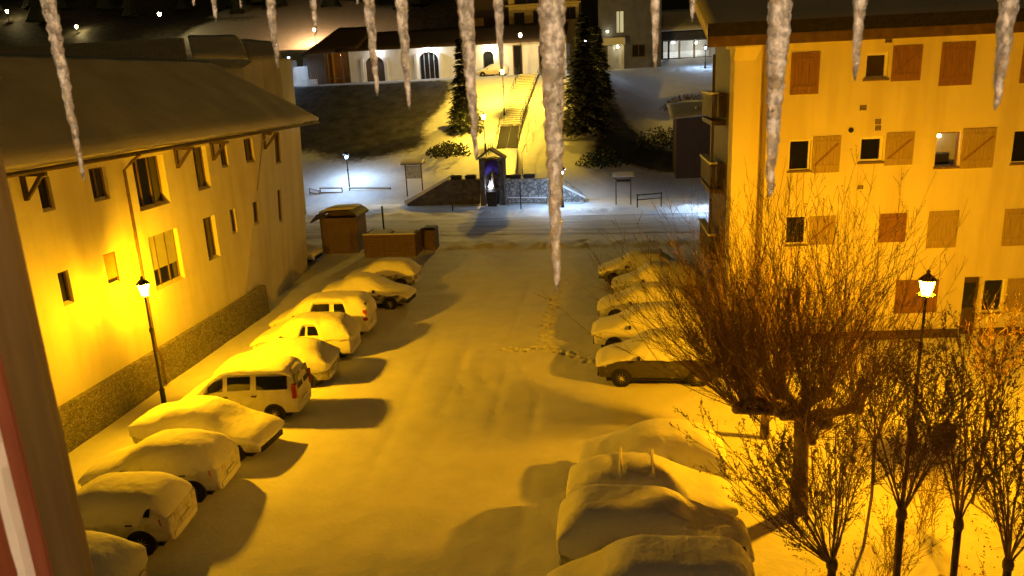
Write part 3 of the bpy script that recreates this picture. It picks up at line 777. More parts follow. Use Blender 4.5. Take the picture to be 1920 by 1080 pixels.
    for s in (1, -1):
        m = MB(); wv = wid(.985)
        if kind == 'van': m.box(-L / 2 - .02, -L / 2 + .14, s * (wv - .17), s * (wv + .012), .85, 1.35)
        else: m.hexa([(-L / 2 - .0, s * (wv * .62), zt - .1), (-L / 2 + .22, s * (wid(.94) + .012), zt - .07), (-L / 2 + .24, s * (wid(.94) * .8), zt - .07), (-L / 2 + .12, s * wv * .5, zt - .1), (-L / 2 - .0, s * (wv * .62), zt + .08), (-L / 2 + .26, s * (wid(.94) + .006), zt + .1), (-L / 2 + .26, s * (wid(.94) * .8), zt + .1), (-L / 2 + .12, s * wv * .5, zt + .08)])
        m.build('tail_light', M['tail'], t, o=(0, 0, 0))
        m = MB(); zh = belt(.04) - .10
        m.hexa([(L / 2 + .005, s * .44, zh - .08), (L / 2 - .02, s * (wid(.01) * .93), zh - .06), (L / 2 - .30, s * (wid(.06) + .01), zh - .02), (L / 2 - .2, s * .4, zh - .05), (L / 2 - .02, s * .46, zh + .06), (L / 2 - .06, s * (wid(.01) * .92), zh + .07), (L / 2 - .34, s * (wid(.06) + .006), zh + .09), (L / 2 - .22, s * .42, zh + .08)])
        m.build('headlight', M['lens'], t, o=(0, 0, 0))
        if mirror:
            m = MB(); q = c0 + .085; yb = wid(q); zb = belt(q)
            m.lathe([(.02, -.05), (.085, -.035), (.1, .0), (.08, .05), (.02, .07)], (X(q), s * (yb + .13), zb + .07), 8, 'x')
            m.tube([(X(q), s * (yb - .03), zb), (X(q), s * (yb + .1), zb + .05)], .025, 5); m.build('mirror', M['black'], t, o=(0, 0, 0))
    m = MB(); m.box(L / 2 - .06, L / 2 + .028, -.62, .62, .3, .46); m.box(L / 2 - .1, L / 2 + .018, -.4, .4, .5, .6); m.build('grille', M['black'], t, o=(0, 0, 0))
    m = MB(); m.box(-L / 2 - .02, -L / 2 + .08, -.62, .62, .34, .5); m.build('bumper', M['car_snow'], t, o=(0, 0, 0))
    m = MB(); m.box(-L / 2 - .04, -L / 2 - .005, -.26, .26, .56, .67); m.build('number_plate', M['plate'], t, o=(0, 0, 0))
    for q in ((.56, .76) if kind != 'van' else (.42, .66)):
        for s in (1, -1):
            m = MB(); m.box(X(q) - .09, X(q) + .09, s * (wid(q) - .01), s * (wid(q) + .03), belt(q) - .13, belt(q) - .09); m.build('door_handle', M['black'], t, o=(0, 0, 0))
    # snow
    def snow(q0, q1, sk, name='snow_cover', n=30, e0=.10, e1=.10, side_th=.06):
        m = MB(); rings = []
        qq = [q0 + (q1 - q0) * (i / n) for i in range(n + 1)]
        for i, q in enumerate(qq):
            r = blur(roof, q, .055); b = belt(max(0, min(1, q))); k = max(0., min(1., (r - b) / .34)); w = wid(max(0, min(1, q)))
            tt = th * (1 + .3 * nn(seed * 7.3, q * 4.)) 
            f = 1.0
            if i == 0: f = .0
            if i == 1: f = .75
            if i == n: f = .0
            if i == n - 1: f = .75
            top = r + tt * f
            wr = w * (.95 - .14 * k)
            def sd(s):
                sk_ = sk[0 if s * nose < 0 else 1]
                zl = (sk_(q) if callable(sk_) else sk_) + .12 * nn(q * 5, seed + s * 3.1) + .09 * nn(q * 15, seed * 2 + s)
                st = side_th * (.8 + .6 * nn(q * 3, seed * 2 + s))
                if zl > b:                       # only the roof carries snow
                    zl = r - .09
                    return [(s * (wr - .02), zl), (s * (wr + .05), zl + .03), (s * (wr + .045), zl + .08 + tt * .5 * f), (s * wr * .84, r + tt * .92 * f), (s * wr * .45, top)]
                return [(s * (w - .03), zl), (s * (w + st), zl + .04), (s * (w + st * .85), b + .02), (s * (wr + .05 + tt * .25), b + (r - b) * .72 + tt * .35 * f), (s * wr * .80, r + tt * .86 * f), (s * wr * .42, top)][0:6]
            A, B = sd(-1), sd(1)
            if len(A) == 5: A = [A[0]] + A
            if len(B) == 5: B = [B[0]] + B
            ring = A + [(0, top + .012)] + B[::-1] + [(w * .4, max(.5, min(A[0][1], B[0][1]))), (-w * .4, max(.5, min(A[0][1], B[0][1])))]
            rings.append([(X(q), yy + .012 * nn(q * 9, yy * 3, seed), zz + (.03 * nn(q * 6, yy * 2.2, seed + 3.)) * (zz > 1)) for yy, zz in ring])
        m.ring_loft(rings)
        so = m.build(name, M['car_snow'], t, o=(0, 0, 0), smooth=True, sub=2)
        dm = so.modifiers.new('lumps', 'DISPLACE'); dm.texture = LUMPS; dm.strength = .045; dm.mid_level = .5; dm.texture_coords = 'GLOBAL'
        return so
    if cover == 'full': snow(-.025, snow_end, skirt)
    elif cover == 'top':
        snow(-.02, c0 + .16, (.72, .72), n=12)
        snow(c0 + .10, .985, (9, 9), n=14)
    elif cover == 'top_bare_side':
        snow(-.02, 1.01, skirt)
    elif cover == 'roofonly':
        snow(-.02, .97, (lambda q: .8 if q < c0 + .02 else 9, lambda q: .8 if q < c0 + .02 else 9), n=22)
    if bars:
        for q in (.48, .68):
            m = MB(); zb = roof(q) + .16
            m.tube([(X(q), -.62, zb), (X(q), .62, zb)], .035, 6)
            for s in (1, -1): m.tube([(X(q), s * .56, zb), (X(q), s * .60, zb - .2)], .03, 5)
            m.build('roof_bar', M['white_paint'], t, o=(0, 0, 0))
    return t
GL, GR = 'snow covered cars parked along the left house', 'snow covered cars parked along the right side'
car('parked_car', 'snow lump of a car at the bottom left corner, half behind the window frame', -10.75, 13.1, -1, 'hatch', (.3, .3, .32), seed=11, group=GL, yaw=R(3))
car('parked_car', 'snowy car with a red tail light, nearest whole car of the left row', -11.0, 15.75, -1, 'hatch', (.45, .44, .42), .75, skirt=(lambda q: .80 if q < .84 else 1.02, lambda q: .6 if q < .84 else 1.0), snow_end=.995, seed=2, group=GL, yaw=R(6))
car('parked_car', 'snowy hatchback with rounded tail, second whole car of the left row from the front', -11.0, 18.2, -1, 'hatch', (.5, .5, .48), .8, skirt=(lambda q: .82 if q < .84 else 1.0, lambda q: .6 if q < .84 else 1.0), snow_end=1.0, seed=3, group=GL, yaw=R(5), th=.2)
car('parked_car', 'snowy car parked nose out, dark grille to the lane, just before the small van', -10.75, 20.75, 1, 'sedan', (.4, .4, .4), .7, skirt=(.55, .6), seed=4, group=GL, yaw=R(-5), th=.2)
car('parked_van', 'small van with three bare dark side windows, snow only on roof and hood', -10.85, 23.35, -1, 'van', (.62, .61, .58), .35, cover='roofonly', seed=5, group=GL, yaw=R(4), cat='van', scale=1.02, th=.13)
car('parked_car', 'snowy car with dark rear glass directly behind the small van', -10.85, 26.3, -1, 'hatch', (.2, .2, .2), .5, skirt=(.7, .9), seed=6, group=GL, yaw=R(4), scale=1.1)
car('parked_car', 'snowy car with small scraped dark window patches, just before the white delivery van', -10.9, 29.1, -1, 'suv', (.7, .7, .68), .6, skirt=(lambda q: .9 if q < .52 or q > .68 else 1.34, .8), seed=7, group=GL, yaw=R(3), scale=.97)
car('parked_van', 'white delivery van with one dark side window reflecting a lamp and a snowy roof', -11.1, 32.0, -1, 'van', (.72, .72, .7), .6, skirt=(lambda q: .95 if q < .45 or q > .8 else 1.7, .9), seed=8, group=GL, yaw=R(2), cat='van', scale=1.1, th=.12)
car('parked_car', 'snow covered car with long low hood toward the lane, beyond the white van', -10.4, 36.6, 1, 'sedan', (.05, .05, .06), .2, skirt=(.72, .8), seed=9, group=GL, yaw=R(-4), th=.22)
car('parked_car', 'farthest car of the left row, beside the brown bin enclosure', -11.0, 40.2, -1, 'hatch', (.12, .12, .13), .4, skirt=(.8, .8), seed=10, group=GL, th=.16)
p = gz(598, 480); car('parked_car', 'car mostly hidden behind the far corner of the left house, only its wheel end showing', -19.3, 46.5, 1, 'hatch', (.6, .6, .62), .5, seed=17, group=GL)
car('parked_car', 'snow covered car at the far end of the right row, rounded and darkest', -.85, 40.9, 1, 'hatch', (.1, .1, .1), .3, skirt=(.8, .8), seed=12, group=GR, yaw=R(180), th=.2)
car('parked_car', 'snow covered car second from the far end of the right row', -.1, 37.6, -1, 'suv', (.3, .3, .3), .6, skirt=(.8, .8), seed=13, group=GR)
car('parked_car', 'snow covered car in the middle of the right row with a dark mirror', -.75, 34.2, -1, 'hatch', (.4, .4, .4), .6, skirt=(.8, .8), seed=14, group=GR)
car('parked_car', 'car in the right row with a scraped dark windscreen and bare wiper', -.9, 30.4, -1, 'suv', (.6, .6, .58), .6, skirt=(.8, .8), seed=15, group=GR, th=.13)
car('parked_car', 'snow covered car whose bare spoked alloy wheel shows, nearest of the far right group', -.65, 26.9, -1, 'suv', (.06, .055, .05), -.6, seed=16, group=GR, th=.16, skirt=(.98, .9))
car('parked_car', 'smooth snow covered car, farthest of the near right group beside the tree shadow', -1.0, 19.45, -1, 'hatch', (.4, .4, .4), .6, seed=21, group=GR, th=.17, scale=.96, skirt=(.6, .6))
car('parked_car', 'snow covered car with two bare roof bars standing up, on the right', -1.2, 17.45, 1, 'hatch', (.4, .4, .4), .6, seed=22, group=GR, th=.13, bars=True, skirt=(.7, .6))
car('parked_car', 'snow covered car between the roof bar car and the van at the bottom edge', -1.3, 15.45, 1, 'suv', (.3, .3, .3), .6, seed=23, group=GR, th=.16, scale=.95, skirt=(.72, .6))
car('parked_van', 'snow covered box of a van at the bottom edge with a snowy mirror', -1.45, 13.3, -1, 'van', (.5, .5, .48), .7, seed=24, group=GR, th=.14, cat='van', skirt=(.75, .6), scale=.98)

# ---------------------------------------------------------------- plaza
def rowbox(m, a, b, y0, y1, z0, z1): return m.box(a, b, y0, y1, z0, z1)
# wooden bin hut
h = thing('wooden_hut', 'closed brown wooden hut with a slanted roof at the far end of the left house', 'hut', (-18.4, 49.6, 0))
m = MB(); x0, x1, y0, y1 = -19.95, -17.35, 48.9, 50.9
for k in range(18):
    a = x0 + (x1 - x0) * k / 18; m.box(a + .006, a + (x1 - x0) / 18 - .006, y0, y0 + .05, 0, 2.45)
m.box(x0, x0 + .06, y0 + .05, y1, 0, 2.5); m.box(x1 - .06, x1, y0 + .05, y1, 0, 2.5); m.box(x0 + .06, x1 - .06, y1 - .06, y1, 0, 2.6)
m.build('wall', M['wood_mid'], h)
m = MB(); m.box(x0 + .5, x1 - .5, y0 - .02, y0 - .004, .1, 2.0); m.box(x0 + .2, x1 - .1, y0 - .05, y0 - .02, .12, .22); m.build('door', M['wood_mid'], h)
m = MB()
prof = [(x0 - .55, 2.25), (x0 - .1, 2.72), (x0 + .5, 2.92), (x1 - .3, 2.98), (x1 + .0, 2.8), (x1 + .2, 2.6)]
rings = [[(x, y, z + .02) for x, z in prof] + [(x, y, z - .08) for x, z in prof[::-1]] for y in (y0 - .3, y1 + .2)]
m.ring_loft(rings); m.build('roof', M['wood_dark'], h)
m = MB(); rings = [[(x + .03, y, z + .022) for x, z in prof[1:4]] + [(x, y, z + .14) for x, z in prof[3:0:-1]] for y in (y0 + .2, y1)]
m.ring_loft(rings); m.build('snow_cap', M['snow'], h, smooth=True)
# bin enclosure
b = thing('bin_enclosure', 'open-topped brown timber enclosure with snow along its top, behind the farthest parked car', 'enclosure', (-14.6, 48.3, 0))
m = MB(); x0, x1, y0, y1 = -16.45, -12.95, 47.3, 49.6
for k in range(8):
    z = .06 + k * .19; m.box(x0, x1, y0, y0 + .06, z, z + .17); m.box(x1 - .06, x1, y0 + .062, y1, z, z + .17); m.box(x0, x0 + .06, y0 + .062, y1, z, z + .17)
m.build('plank_wall', M['wood_mid'], b)
m = MB(); m.box(x0 + .1, x0 + 1.6, y0 + .3, y1 - .2, 0, 1.42); m.box(x0 + 1.75, x1 - .15, y0 + .3, y1 - .2, 0, 1.36); m.build('bin', M['rust'], b)
m = MB(); m.box(x0 + .12, x0 + 1.5, y0 + .35, y1 - .3, 1.425, 1.55); m.box(x0 + 1.8, x1 - .3, y0 + .4, y1 - .3, 1.365, 1.5); m.box(x0 - .02, x1 + .02, y0 - .02, y0 + .09, 1.562, 1.63)
m.build('snow_cap', M['snow'], b)
w = thing('recycling_bin', 'dark brown upright bin at the right end of the timber enclosure', 'bin', (-12.4, 49.6, 0))
m = MB(); m.box(-12.85, -12.0, 49.1, 50.1, .08, 1.45); m.hexa([(-12.8, 49.0, .3), (-12.05, 49.0, .3), (-12.05, 49.1, .3), (-12.8, 49.1, .3), (-12.8, 49.04, 1.3), (-12.05, 49.04, 1.3), (-12.05, 49.1, 1.3), (-12.8, 49.1, 1.3)]); m.build('body', M['rust'], w)
m = MB(); m.hexa([(-12.9, 49.0, 1.46), (-11.95, 49.0, 1.46), (-11.95, 50.15, 1.46), (-12.9, 50.15, 1.46), (-12.8, 49.2, 1.62), (-12.05, 49.2, 1.62), (-12.05, 50.1, 1.62), (-12.8, 50.1, 1.62)]); m.build('lid', M['black'], w)
def post(px, py0, py1, lab, r=.05, mat='metal', cat='post', name='marker_post', cap=True):
    p = gz(px, py1); t = aty(px - 4, py0, p.y); m = MB(); m.tube([(p.x, p.y, -.2), (p.x, p.y, t.z)], r, 8)
    if cap: m.lathe([(r * 1.3, t.z), (r * 1.3, t.z + .05), (0, t.z + .09)], (p.x, p.y, 0), 8)
    tag(m.build(name, M[mat], o=(p.x, p.y, 0)), lab, cat)
post(720, 388, 432, 'tall dark snow marker post beside the brown bins', .07)
post(849, 383, 396, 'short dark post at the kerb before the left stone wall', .05)
post(977, 345, 395, 'thin dark post in front of the right stone wall', .05)
# shrine with flanking walls
def extr(m, pts, y0, y1):
    m.ring_loft([[(x, y0, z) for x, z in pts], [(x, y1, z) for x, z in pts]]); return m
SY = 67.8
def sx(px, py=330): p = aty(px, py, SY); return p.x, p.z
s = thing('shrine', 'gabled stone niche with a lit nativity group in the middle of the plaza wall', 'shrine', (-10.75, SY, 0))
xl, xr, xm = sx(899)[0], sx(945)[0], sx(920)[0]; zt, zs = sx(920, 281)[1], sx(945, 297)[1]
na, nb_, nc = sx(908)[0], sx(934)[0], sx(921)[0]; nb0, nb1 = sx(921, 352)[1], sx(921, 296)[1]
m = MB()
m.box(xl, na, SY, SY + 1.5, -.2, zs); m.box(nb_, xr, SY, SY + 1.5, -.2, zs)
extr(m, [(na, nb1 - .5), (na + .15, nb1 - .2), (nc, nb1), (nb_ - .15, nb1 - .2), (nb_, nb1 - .5), (nb_, zs - .05), (na, zs - .05)], SY, SY + 1.5)
m.box(na, nb_, SY + .9, SY + 1.5, -.2, zs - .1); m.box(na, nb_, SY + .25, SY + .9, 1.35, nb0 - .15)
m.build('stone_body', M['dark_stone'], s)
m = MB(); extr(m, [(xl - .18, zs - .1), (xm, zt - .02), (xr + .12, zs - .1), (xr + .14, zs + .06), (xm, zt + .16), (xl - .2, zs + .06)], SY - .12, SY + 1.6); m.build('roof', M['dark_stone'], s)
m = MB(); m.tube([(xr + .02, SY - .05, -.1), (xr + .02, SY - .05, zs)], .045, 6); m.build('downpipe', M['grey_metal'], s)
na_ = thing('nativity_group', 'glowing white figures under a violet drape inside the stone niche', 'statue', (nc, SY + .5, nb0))
m = MB()
for dx, hh in ((-.22, .62), (.02, 1.25)):
    m.lathe([(.17, -.15), (.16, .1), (.11, hh * .55), (.12, hh * .66), (.05, hh * .76), (.085, hh * .86), (.075, hh * .95), (0, hh)], (nc + dx, SY + .5, nb0), 10)
m.build('figure', M['figure'], na_, smooth=True)
m = MB()
for k in range(9):
    a = -.52 + k * .13; m.tube([(nc + a, SY + .8, nb1 - .25 - abs(a) * .4), (nc + a * 1.05, SY + .66, nb1 - .9), (nc + a * 1.2, SY + .7, nb1 - 1.15 - .9 * abs(a))], [.07, .085, .05], 5)
m.build('drape', M['purple'], na_, smooth=True)
m = MB(); m.lathe([(0, 0), (.12, .04), (.13, .16), (.0, .22)], (nc - .2, SY + .18, nb0 - .02), 10); m.build('spotlight', emit('niche_lamp', (.86, .9, 1), 55), na_)
m = MB()
for k in range(6):
    m.tube([(nc - .35 + k * .12, SY + .1, 1.3), (nc - .3 + k * .13 + .04 * math.sin(k * 2), SY + .02, nb0 - .1)], .025, 4)
m.build('straw_bundle', M['gold'], na_)
m = MB(); m.hexa([(nc - .36, SY - .5, .0), (nc + .4, SY - .5, 0), (nc + .4, SY - .03, 0), (nc - .36, SY - .03, 0), (nc - .42, SY - .55, 1.3), (nc + .46, SY - .55, 1.3), (nc + .46, SY - .03, 1.5), (nc - .42, SY - .03, 1.5)])
m.box(nc - .25, nc + .3, SY - .58, SY - .548, .5, .85)
tag(m.build('litter_bin', M['black'], o=(nc, SY - .3, 0)), 'black bin standing at the foot of the stone niche', 'bin')
def pw(px, py, y=SY): p = aty(px, py, y); return p.x, p.z
m = MB(); P1, P2, P3, P4 = pw(764, 384, 68.6), pw(838, 338, 68.6), pw(898, 336, 68.6), pw(898, 388, 68.6)
extr(m, [(P1[0], -.2), (P4[0] + .02, -.2), (P3[0] + .02, P3[1]), (P2[0], P2[1]), (P1[0], P1[1] + .1)], 68.55, 69.3)
w = tag(m.build('retaining_wall', M['dark_stone'], o=(P1[0], 68.6, 0)), 'dark sloping stone wall to the left of the niche', 'wall')
m = MB(); extr(m, [(P1[0] - .15, P1[1] - .05), (P2[0], P2[1] + .02), (P2[0] + .1, P2[1] + .3), (P1[0] - .3, P1[1] + .35)], 68.6, 70.8)
m.build('snow_cap', M['snow'], w, o=(P1[0], 68.6, 0))
m = MB(); Q1, Q2, Q3, Q4 = pw(948, 385, 68.6), pw(948, 336, 68.6), pw(1030, 336, 68.6), pw(1096, 376, 68.6)
extr(m, [(Q1[0], -.2), (Q4[0], -.2), (Q4[0], Q4[1] + .15), (Q3[0], Q3[1]), (Q2[0], Q2[1])], 68.55, 69.3)
w = tag(m.build('retaining_wall', M['pale_stone'], o=(Q1[0], 68.6, 0)), 'rough pale stone wall to the right of the niche, sloping down at its right end', 'wall')
m = MB(); extr(m, [(Q3[0] - .2, Q3[1] + .02), (Q4[0] + .1, Q4[1] + .17), (Q4[0] + .1, Q4[1] + .36), (Q3[0] - .2, Q3[1] + .22)], 68.5, 69.4); m.build('snow_cap', M['snow'], w, o=(Q1[0], 68.6, 0))
m = MB()
a, b_, c = pw(1058, 338, 69.6), pw(1092, 362, 69.6), pw(1094, 376, 69.6)
m.tube([(a[0], 69.6, a[1]), (b_[0], 69.6, b_[1]), (c[0], 69.6, c[1])], .035, 6)
for k in (.1, .5): m.tube([(a[0] + (b_[0] - a[0]) * k, 69.6, a[1] + (b_[1] - a[1]) * k), (a[0] + (b_[0] - a[0]) * k, 69.6, .5)], .03, 5)
tag(m.build('handrail', M['grey_metal'], o=(b_[0], 69.6, 0)), 'thin metal handrail sloping down behind the pale stone wall', 'handrail')
for px0, px1, py, lb_ in ((845, 866, 331, 'dark planter box on the left stone wall, farther from the niche'), (872, 893, 331, 'dark planter box on the left stone wall, next to the niche'), (955, 977, 329, 'dark planter box on the pale wall, next to the niche'), (981, 1003, 329, 'dark planter box on the pale wall, farther from the niche')):
    a, b_ = pw(px0, py, 68.9), pw(px1, py, 68.9); m = MB(); z = a[1] - .34 if px0 < 900 else Q2[1] + .005
    z = P3[1] + .005 if px0 < 900 else z
    m.hexa([(a[0] + .06, 68.7, z), (b_[0] - .06, 68.7, z), (b_[0] - .06, 69.15, z), (a[0] + .06, 69.15, z), (a[0], 68.66, z + .3), (b_[0], 68.66, z + .3), (b_[0], 69.2, z + .3), (a[0], 69.2, z + .3)])
    pb = tag(m.build('planter_box', M['metal'], o=(a[0], 68.9, z)), lb_, 'planter', 'planter boxes on the plaza walls')
    m = MB(); m.hexa([(a[0] + .02, 68.7, z + .302), (b_[0] - .02, 68.7, z + .302), (b_[0] - .02, 69.16, z + .302), (a[0] + .02, 69.16, z + .302), (a[0] + .1, 68.8, z + .38), (b_[0] - .1, 68.8, z + .38), (b_[0] - .1, 69.1, z + .38), (a[0] + .1, 69.1, z + .38)]); m.build('snow_cap', M['dark_stone'], pb, o=(a[0], 68.9, z))
# notice boards
def board(px0, px1, py0, py1, pb, y, lab, pmat):
    a, b_ = pw(px0, py1, y), pw(px1, py1, y); top = pw(px0, py0, y)[1]; bz = pw(px0, pb, y)[1]
    t = thing('notice_board', lab, 'notice board', ((a[0] + b_[0]) / 2, y, 0))
    ww = b_[0] - a[0]
    m = MB(); m.box(a[0] + .1, a[0] + .19, y - .05, y + .05, -.3, top - .2); m.box(b_[0] - .19, b_[0] - .1, y - .05, y + .05, -.3, top - .2); m.build('posts', M['wood_dark'], t)
    m = MB(); m.box(a[0] + .195, b_[0] - .195, y - .03, y + .03, bz + .5, top - .35); m.build('panel', M[pmat], t)
    m = MB(); x = (a[0] + b_[0]) / 2; m.hexa([(a[0] - .15, y - .6, top - .2), (b_[0] + .15, y - .6, top - .2), (b_[0] + .15, y + .6, top - .2), (a[0] - .15, y + .6, top - .2), (a[0] - .15, y - .6, top - .12), (b_[0] + .15, y - .6, top - .12), (b_[0] + .15, y + .3, top + .1), (a[0] - .15, y + .3, top + .1)]); m.build('roof', M['wood_dark'], t)
    m = MB(); m.hexa([(a[0] - .13, y - .58, top - .118), (b_[0] + .13, y - .58, top - .118), (b_[0] + .13, y + .3, top + .102), (a[0] - .13, y + .3, top + .102), (a[0] - .1, y - .5, top + .06), (b_[0] + .1, y - .5, top + .06), (b_[0] + .1, y + .3, top + .26), (a[0] - .1, y + .3, top + .26)]); m.build('snow_cap', M['snow'], t)
    return t
board(760, 795, 304, 350, 345, 71.0, 'small roofed notice board with a pale poster, left of the sloping stone wall', 'poster')
board(1152, 1186, 329, 372, 352, 66.5, 'roofed notice board with a dark panel on the right side of the plaza', 'metal')
# fence rails, bench, small items
def rail(pts, y, lab, name='fence', cat='fence', mat='wood_mid', cap=True):
    P = [Vector((pw(px, py, y)[0], y, pw(px, py, y)[1])) for px, py in pts]
    t = thing(name, lab, cat, (P[0].x, y, 0)); m = MB()
    for a, b_ in zip(P, P[1:]): m.tube([a, b_], .05, 5); m.tube([a - Vector((0, 0, .4)), b_ - Vector((0, 0, .4))], .04, 5)
    m.build('rail', M[mat], t); m = MB()
    for p in P: m.tube([(p.x, y, -.2), (p.x, y, p.z + .1)], .05, 6)
    m.build('post', M[mat], t)
    if cap:
        m = MB()
        for a, b_ in zip(P, P[1:]): m.tube([a + Vector((0, 0, .07)), b_ + Vector((0, 0, .07))], .07, 6)
        m.build('snow_cap', M['snow'], t)
rail([(580, 353), (598, 358)], 71.6, 'short snowy rail at the left edge of the plaza by the house corner')
rail([(600, 353), (641, 353)], 71.8, 'low snowy fence behind the white lantern')
rail([(655, 353), (732, 353)], 72.0, 'long low snowy fence between the white lantern and the notice board')
rail([(1195, 366), (1240, 362)], 64.0, 'dark rail fence in front of the right notice board', cap=False, mat='metal')
rail([(952, 372), (1025, 372)], 67.6, 'low snow laden bench rail along the foot of the pale stone wall', 'bench', 'bench')
p = gz(739, 368); m = MB(); m.box(p.x - .3, p.x + .3, p.y - .2, p.y + .2, 0, .75); m.box(p.x - .22, p.x + .05, p.y - .15, p.y + .15, .75, 1.0); m.lathe([(.14, 1.0), (.16, 1.1), (.12, 1.2), (0, 1.24)], (p.x - .05, p.y, 0), 8)
tag(m.build('grit_bin', M['black'], o=(p.x, p.y, 0)), 'small black bin standing in the snow left of the orange marker', 'bin')
p = gz(766, 372); t = thing('traffic_cone', 'bright orange marker lying in the snow at the tip of the dark stone wall', 'cone', (p.x, p.y, 0))
m = MB(); m.lathe([(.26, .0), (.26, .06), (.17, .07), (.12, .4), (.06, .72), (0, .74)], (p.x, p.y, 0), 10); m.build('cone_body', M['orange'], t)
m = MB(); m.lathe([(.125, .38), (.145, .36), (.1, .52), (.09, .5)], (p.x, p.y, 0), 10); m.build('band', M['white_paint'], t)
# stairs up the bank
st = thing('staircase', 'long outdoor staircase with metal rails climbing the snowy bank behind the niche', 'staircase', (-11.1, 90, 7))
def flush(px, py):
    p = on_hill(px, py + 1.5, 74, 104); return p + Vector((0, 0, .12))
b0, b1 = flush(941, 236), flush(975, 236); t0, t1 = flush(977, 140), flush(1012, 140)
b0.y = b1.y = (b0.y + b1.y) / 2; b0.z = b1.z = (b0.z + b1.z) / 2; t0.y = t1.y = (t0.y + t1.y) / 2; t0.z = t1.z = (t0.z + t1.z) / 2
N = 30; m = MB()
for k in range(N):
    f0, f1 = k / N, (k + 1) / N; A, B_, A2, B2 = b0.lerp(t0, f0), b1.lerp(t1, f0), b0.lerp(t0, f1), b1.lerp(t1, f1)
    A.z = B_.z = max(A.z, terrain(A.x + 1.2, A.y) + .14); A2.z = B2.z = max(A2.z, terrain(A2.x + 1.2, A2.y) + .14)
    z1 = A2.z
    m.hexa([(A.x, A.y, A.z - .6), (B_.x, B_.y, A.z - .6), (B2.x, B2.y, A.z - .6), (A2.x, A2.y, A.z - .6), (A.x, A.y + .03, z1 - .03), (B_.x, B_.y + .03, z1 - .03), (B2.x, B2.y + .06, z1), (A2.x, A2.y + .06, z1)])
m.build('steps', M['pale_stone'], st)
m = MB()
for k in range(N):
    f0, f1 = k / N, (k + 1) / N; A, B_, A2, B2 = b0.lerp(t0, f0 + .007), b1.lerp(t1, f0 + .007), b0.lerp(t0, f1), b1.lerp(t1, f1)
    A2.z = B2.z = max(A2.z, terrain(A2.x + 1.2, A2.y) + .14); z1 = A2.z
    m.hexa([(A.x + .05, A.y + .04, z1 + .004), (B_.x - .05, B_.y + .04, z1 + .004), (B2.x - .05, B2.y + .03, z1 + .004), (A2.x + .05, A2.y + .03, z1 + .004), (A.x + .1, A.y + .1, z1 + .07), (B_.x - .1, B_.y + .1, z1 + .07), (B2.x - .1, B2.y + .03, z1 + .09), (A2.x + .1, A2.y + .03, z1 + .09)])
m.build('snow_cap', M['snow'], st)
d0, d1, d2, d3 = aty(931, 277, b0.y - 5.2), aty(970, 277, b0.y - 5.2), b1 + Vector((.25, -.25, -.05)), b0 + Vector((-.1, -.25, -.05))
m = MB(); dn_ = Vector((0, 0, -.25)); m.hexa([d0 + dn_, d1 + dn_, d2 + dn_, d3 + dn_, d0, d1, d2, d3]); m.build('landing', M['tyre'], st)
m = MB(); mid0, mid1 = d0.lerp(d1, .5), d3.lerp(d2, .5); m.tube([mid0 + Vector((0, 0, .03)), mid1 + Vector((0, 0, .03))], .03, 4); m.build('seam', M['grey_metal'], st)
m = MB(); l0 = [aty(948, 328, 71), aty(966, 328, 71), d1 + Vector((0, -.05, -.05)), d0 + Vector((.9, -.05, -.05))]
m.hexa([p + Vector((0, 0, -2)) for p in l0] + l0); m.build('lower_flight', M['metal'], st)
def handrail(a, b_, n, parent, h=1.0, nm='handrail'):
    q = MB()
    for dz in (h, h * .55): q.tube([a + Vector((0, 0, dz)), b_ + Vector((0, 0, dz))], .028, 5)
    for k in range(n + 1):
        p = a.lerp(b_, k / n); q.tube([p + Vector((0, 0, -.3)), p + Vector((0, 0, h))], .03, 5)
    return q.build(nm, M['metal'], parent)
handrail(b0 + Vector((-.05, 0, .1)), t0 + Vector((-.05, 0, .1)), 8, st); handrail(b1 + Vector((.05, 0, .1)), t1 + Vector((.05, 0, .1)), 8, st)
handrail(d0 + Vector((-.06, 0, 0)), d3 + Vector((-.06, 0, 0)), 3, st); handrail(d1 + Vector((.06, 0, 0)), d2 + Vector((.06, 0, 0)), 3, st)
handrail(aty(912, 288, 72.5), d0 + Vector((-.4, -.1, 0)), 3, st)
m = MB(); side = [b1 + Vector((.12, 0, .0)), t1 + Vector((.12, 0, 0))]
m.hexa([side[0] + Vector((0, 0, -.9)), side[0] + Vector((.14, 0, -.9)), side[1] + Vector((.14, 0, -.9)), side[1] + Vector((0, 0, -.9)), side[0], side[0] + Vector((.14, 0, 0)), side[1] + Vector((.14, 0, 0)), side[1]]); m.build('side_wall', M['dark_stone'], st)
zz = [on_hill(px, py) + Vector((0, 0, .0)) for px, py in ((1016, 205), (1004, 232), (992, 248), (1000, 266), (988, 286), (979, 303), (980, 330))]
t = thing('ramp_railing', 'thin dark railing zigzagging down the snowy bank to the right of the stairs', 'railing', zz[0])
m = MB()
for a, b_ in zip(zz, zz[1:]): m.tube([a + Vector((0, 0, .9)), b_ + Vector((0, 0, .9))], .03, 5)
m.build('rail', M['metal'], t); m = MB()
for p in zz: m.tube([p + Vector((0, 0, -.3)), p + Vector((0, 0, .92))], .025, 5)
m.build('post', M['metal'], t)
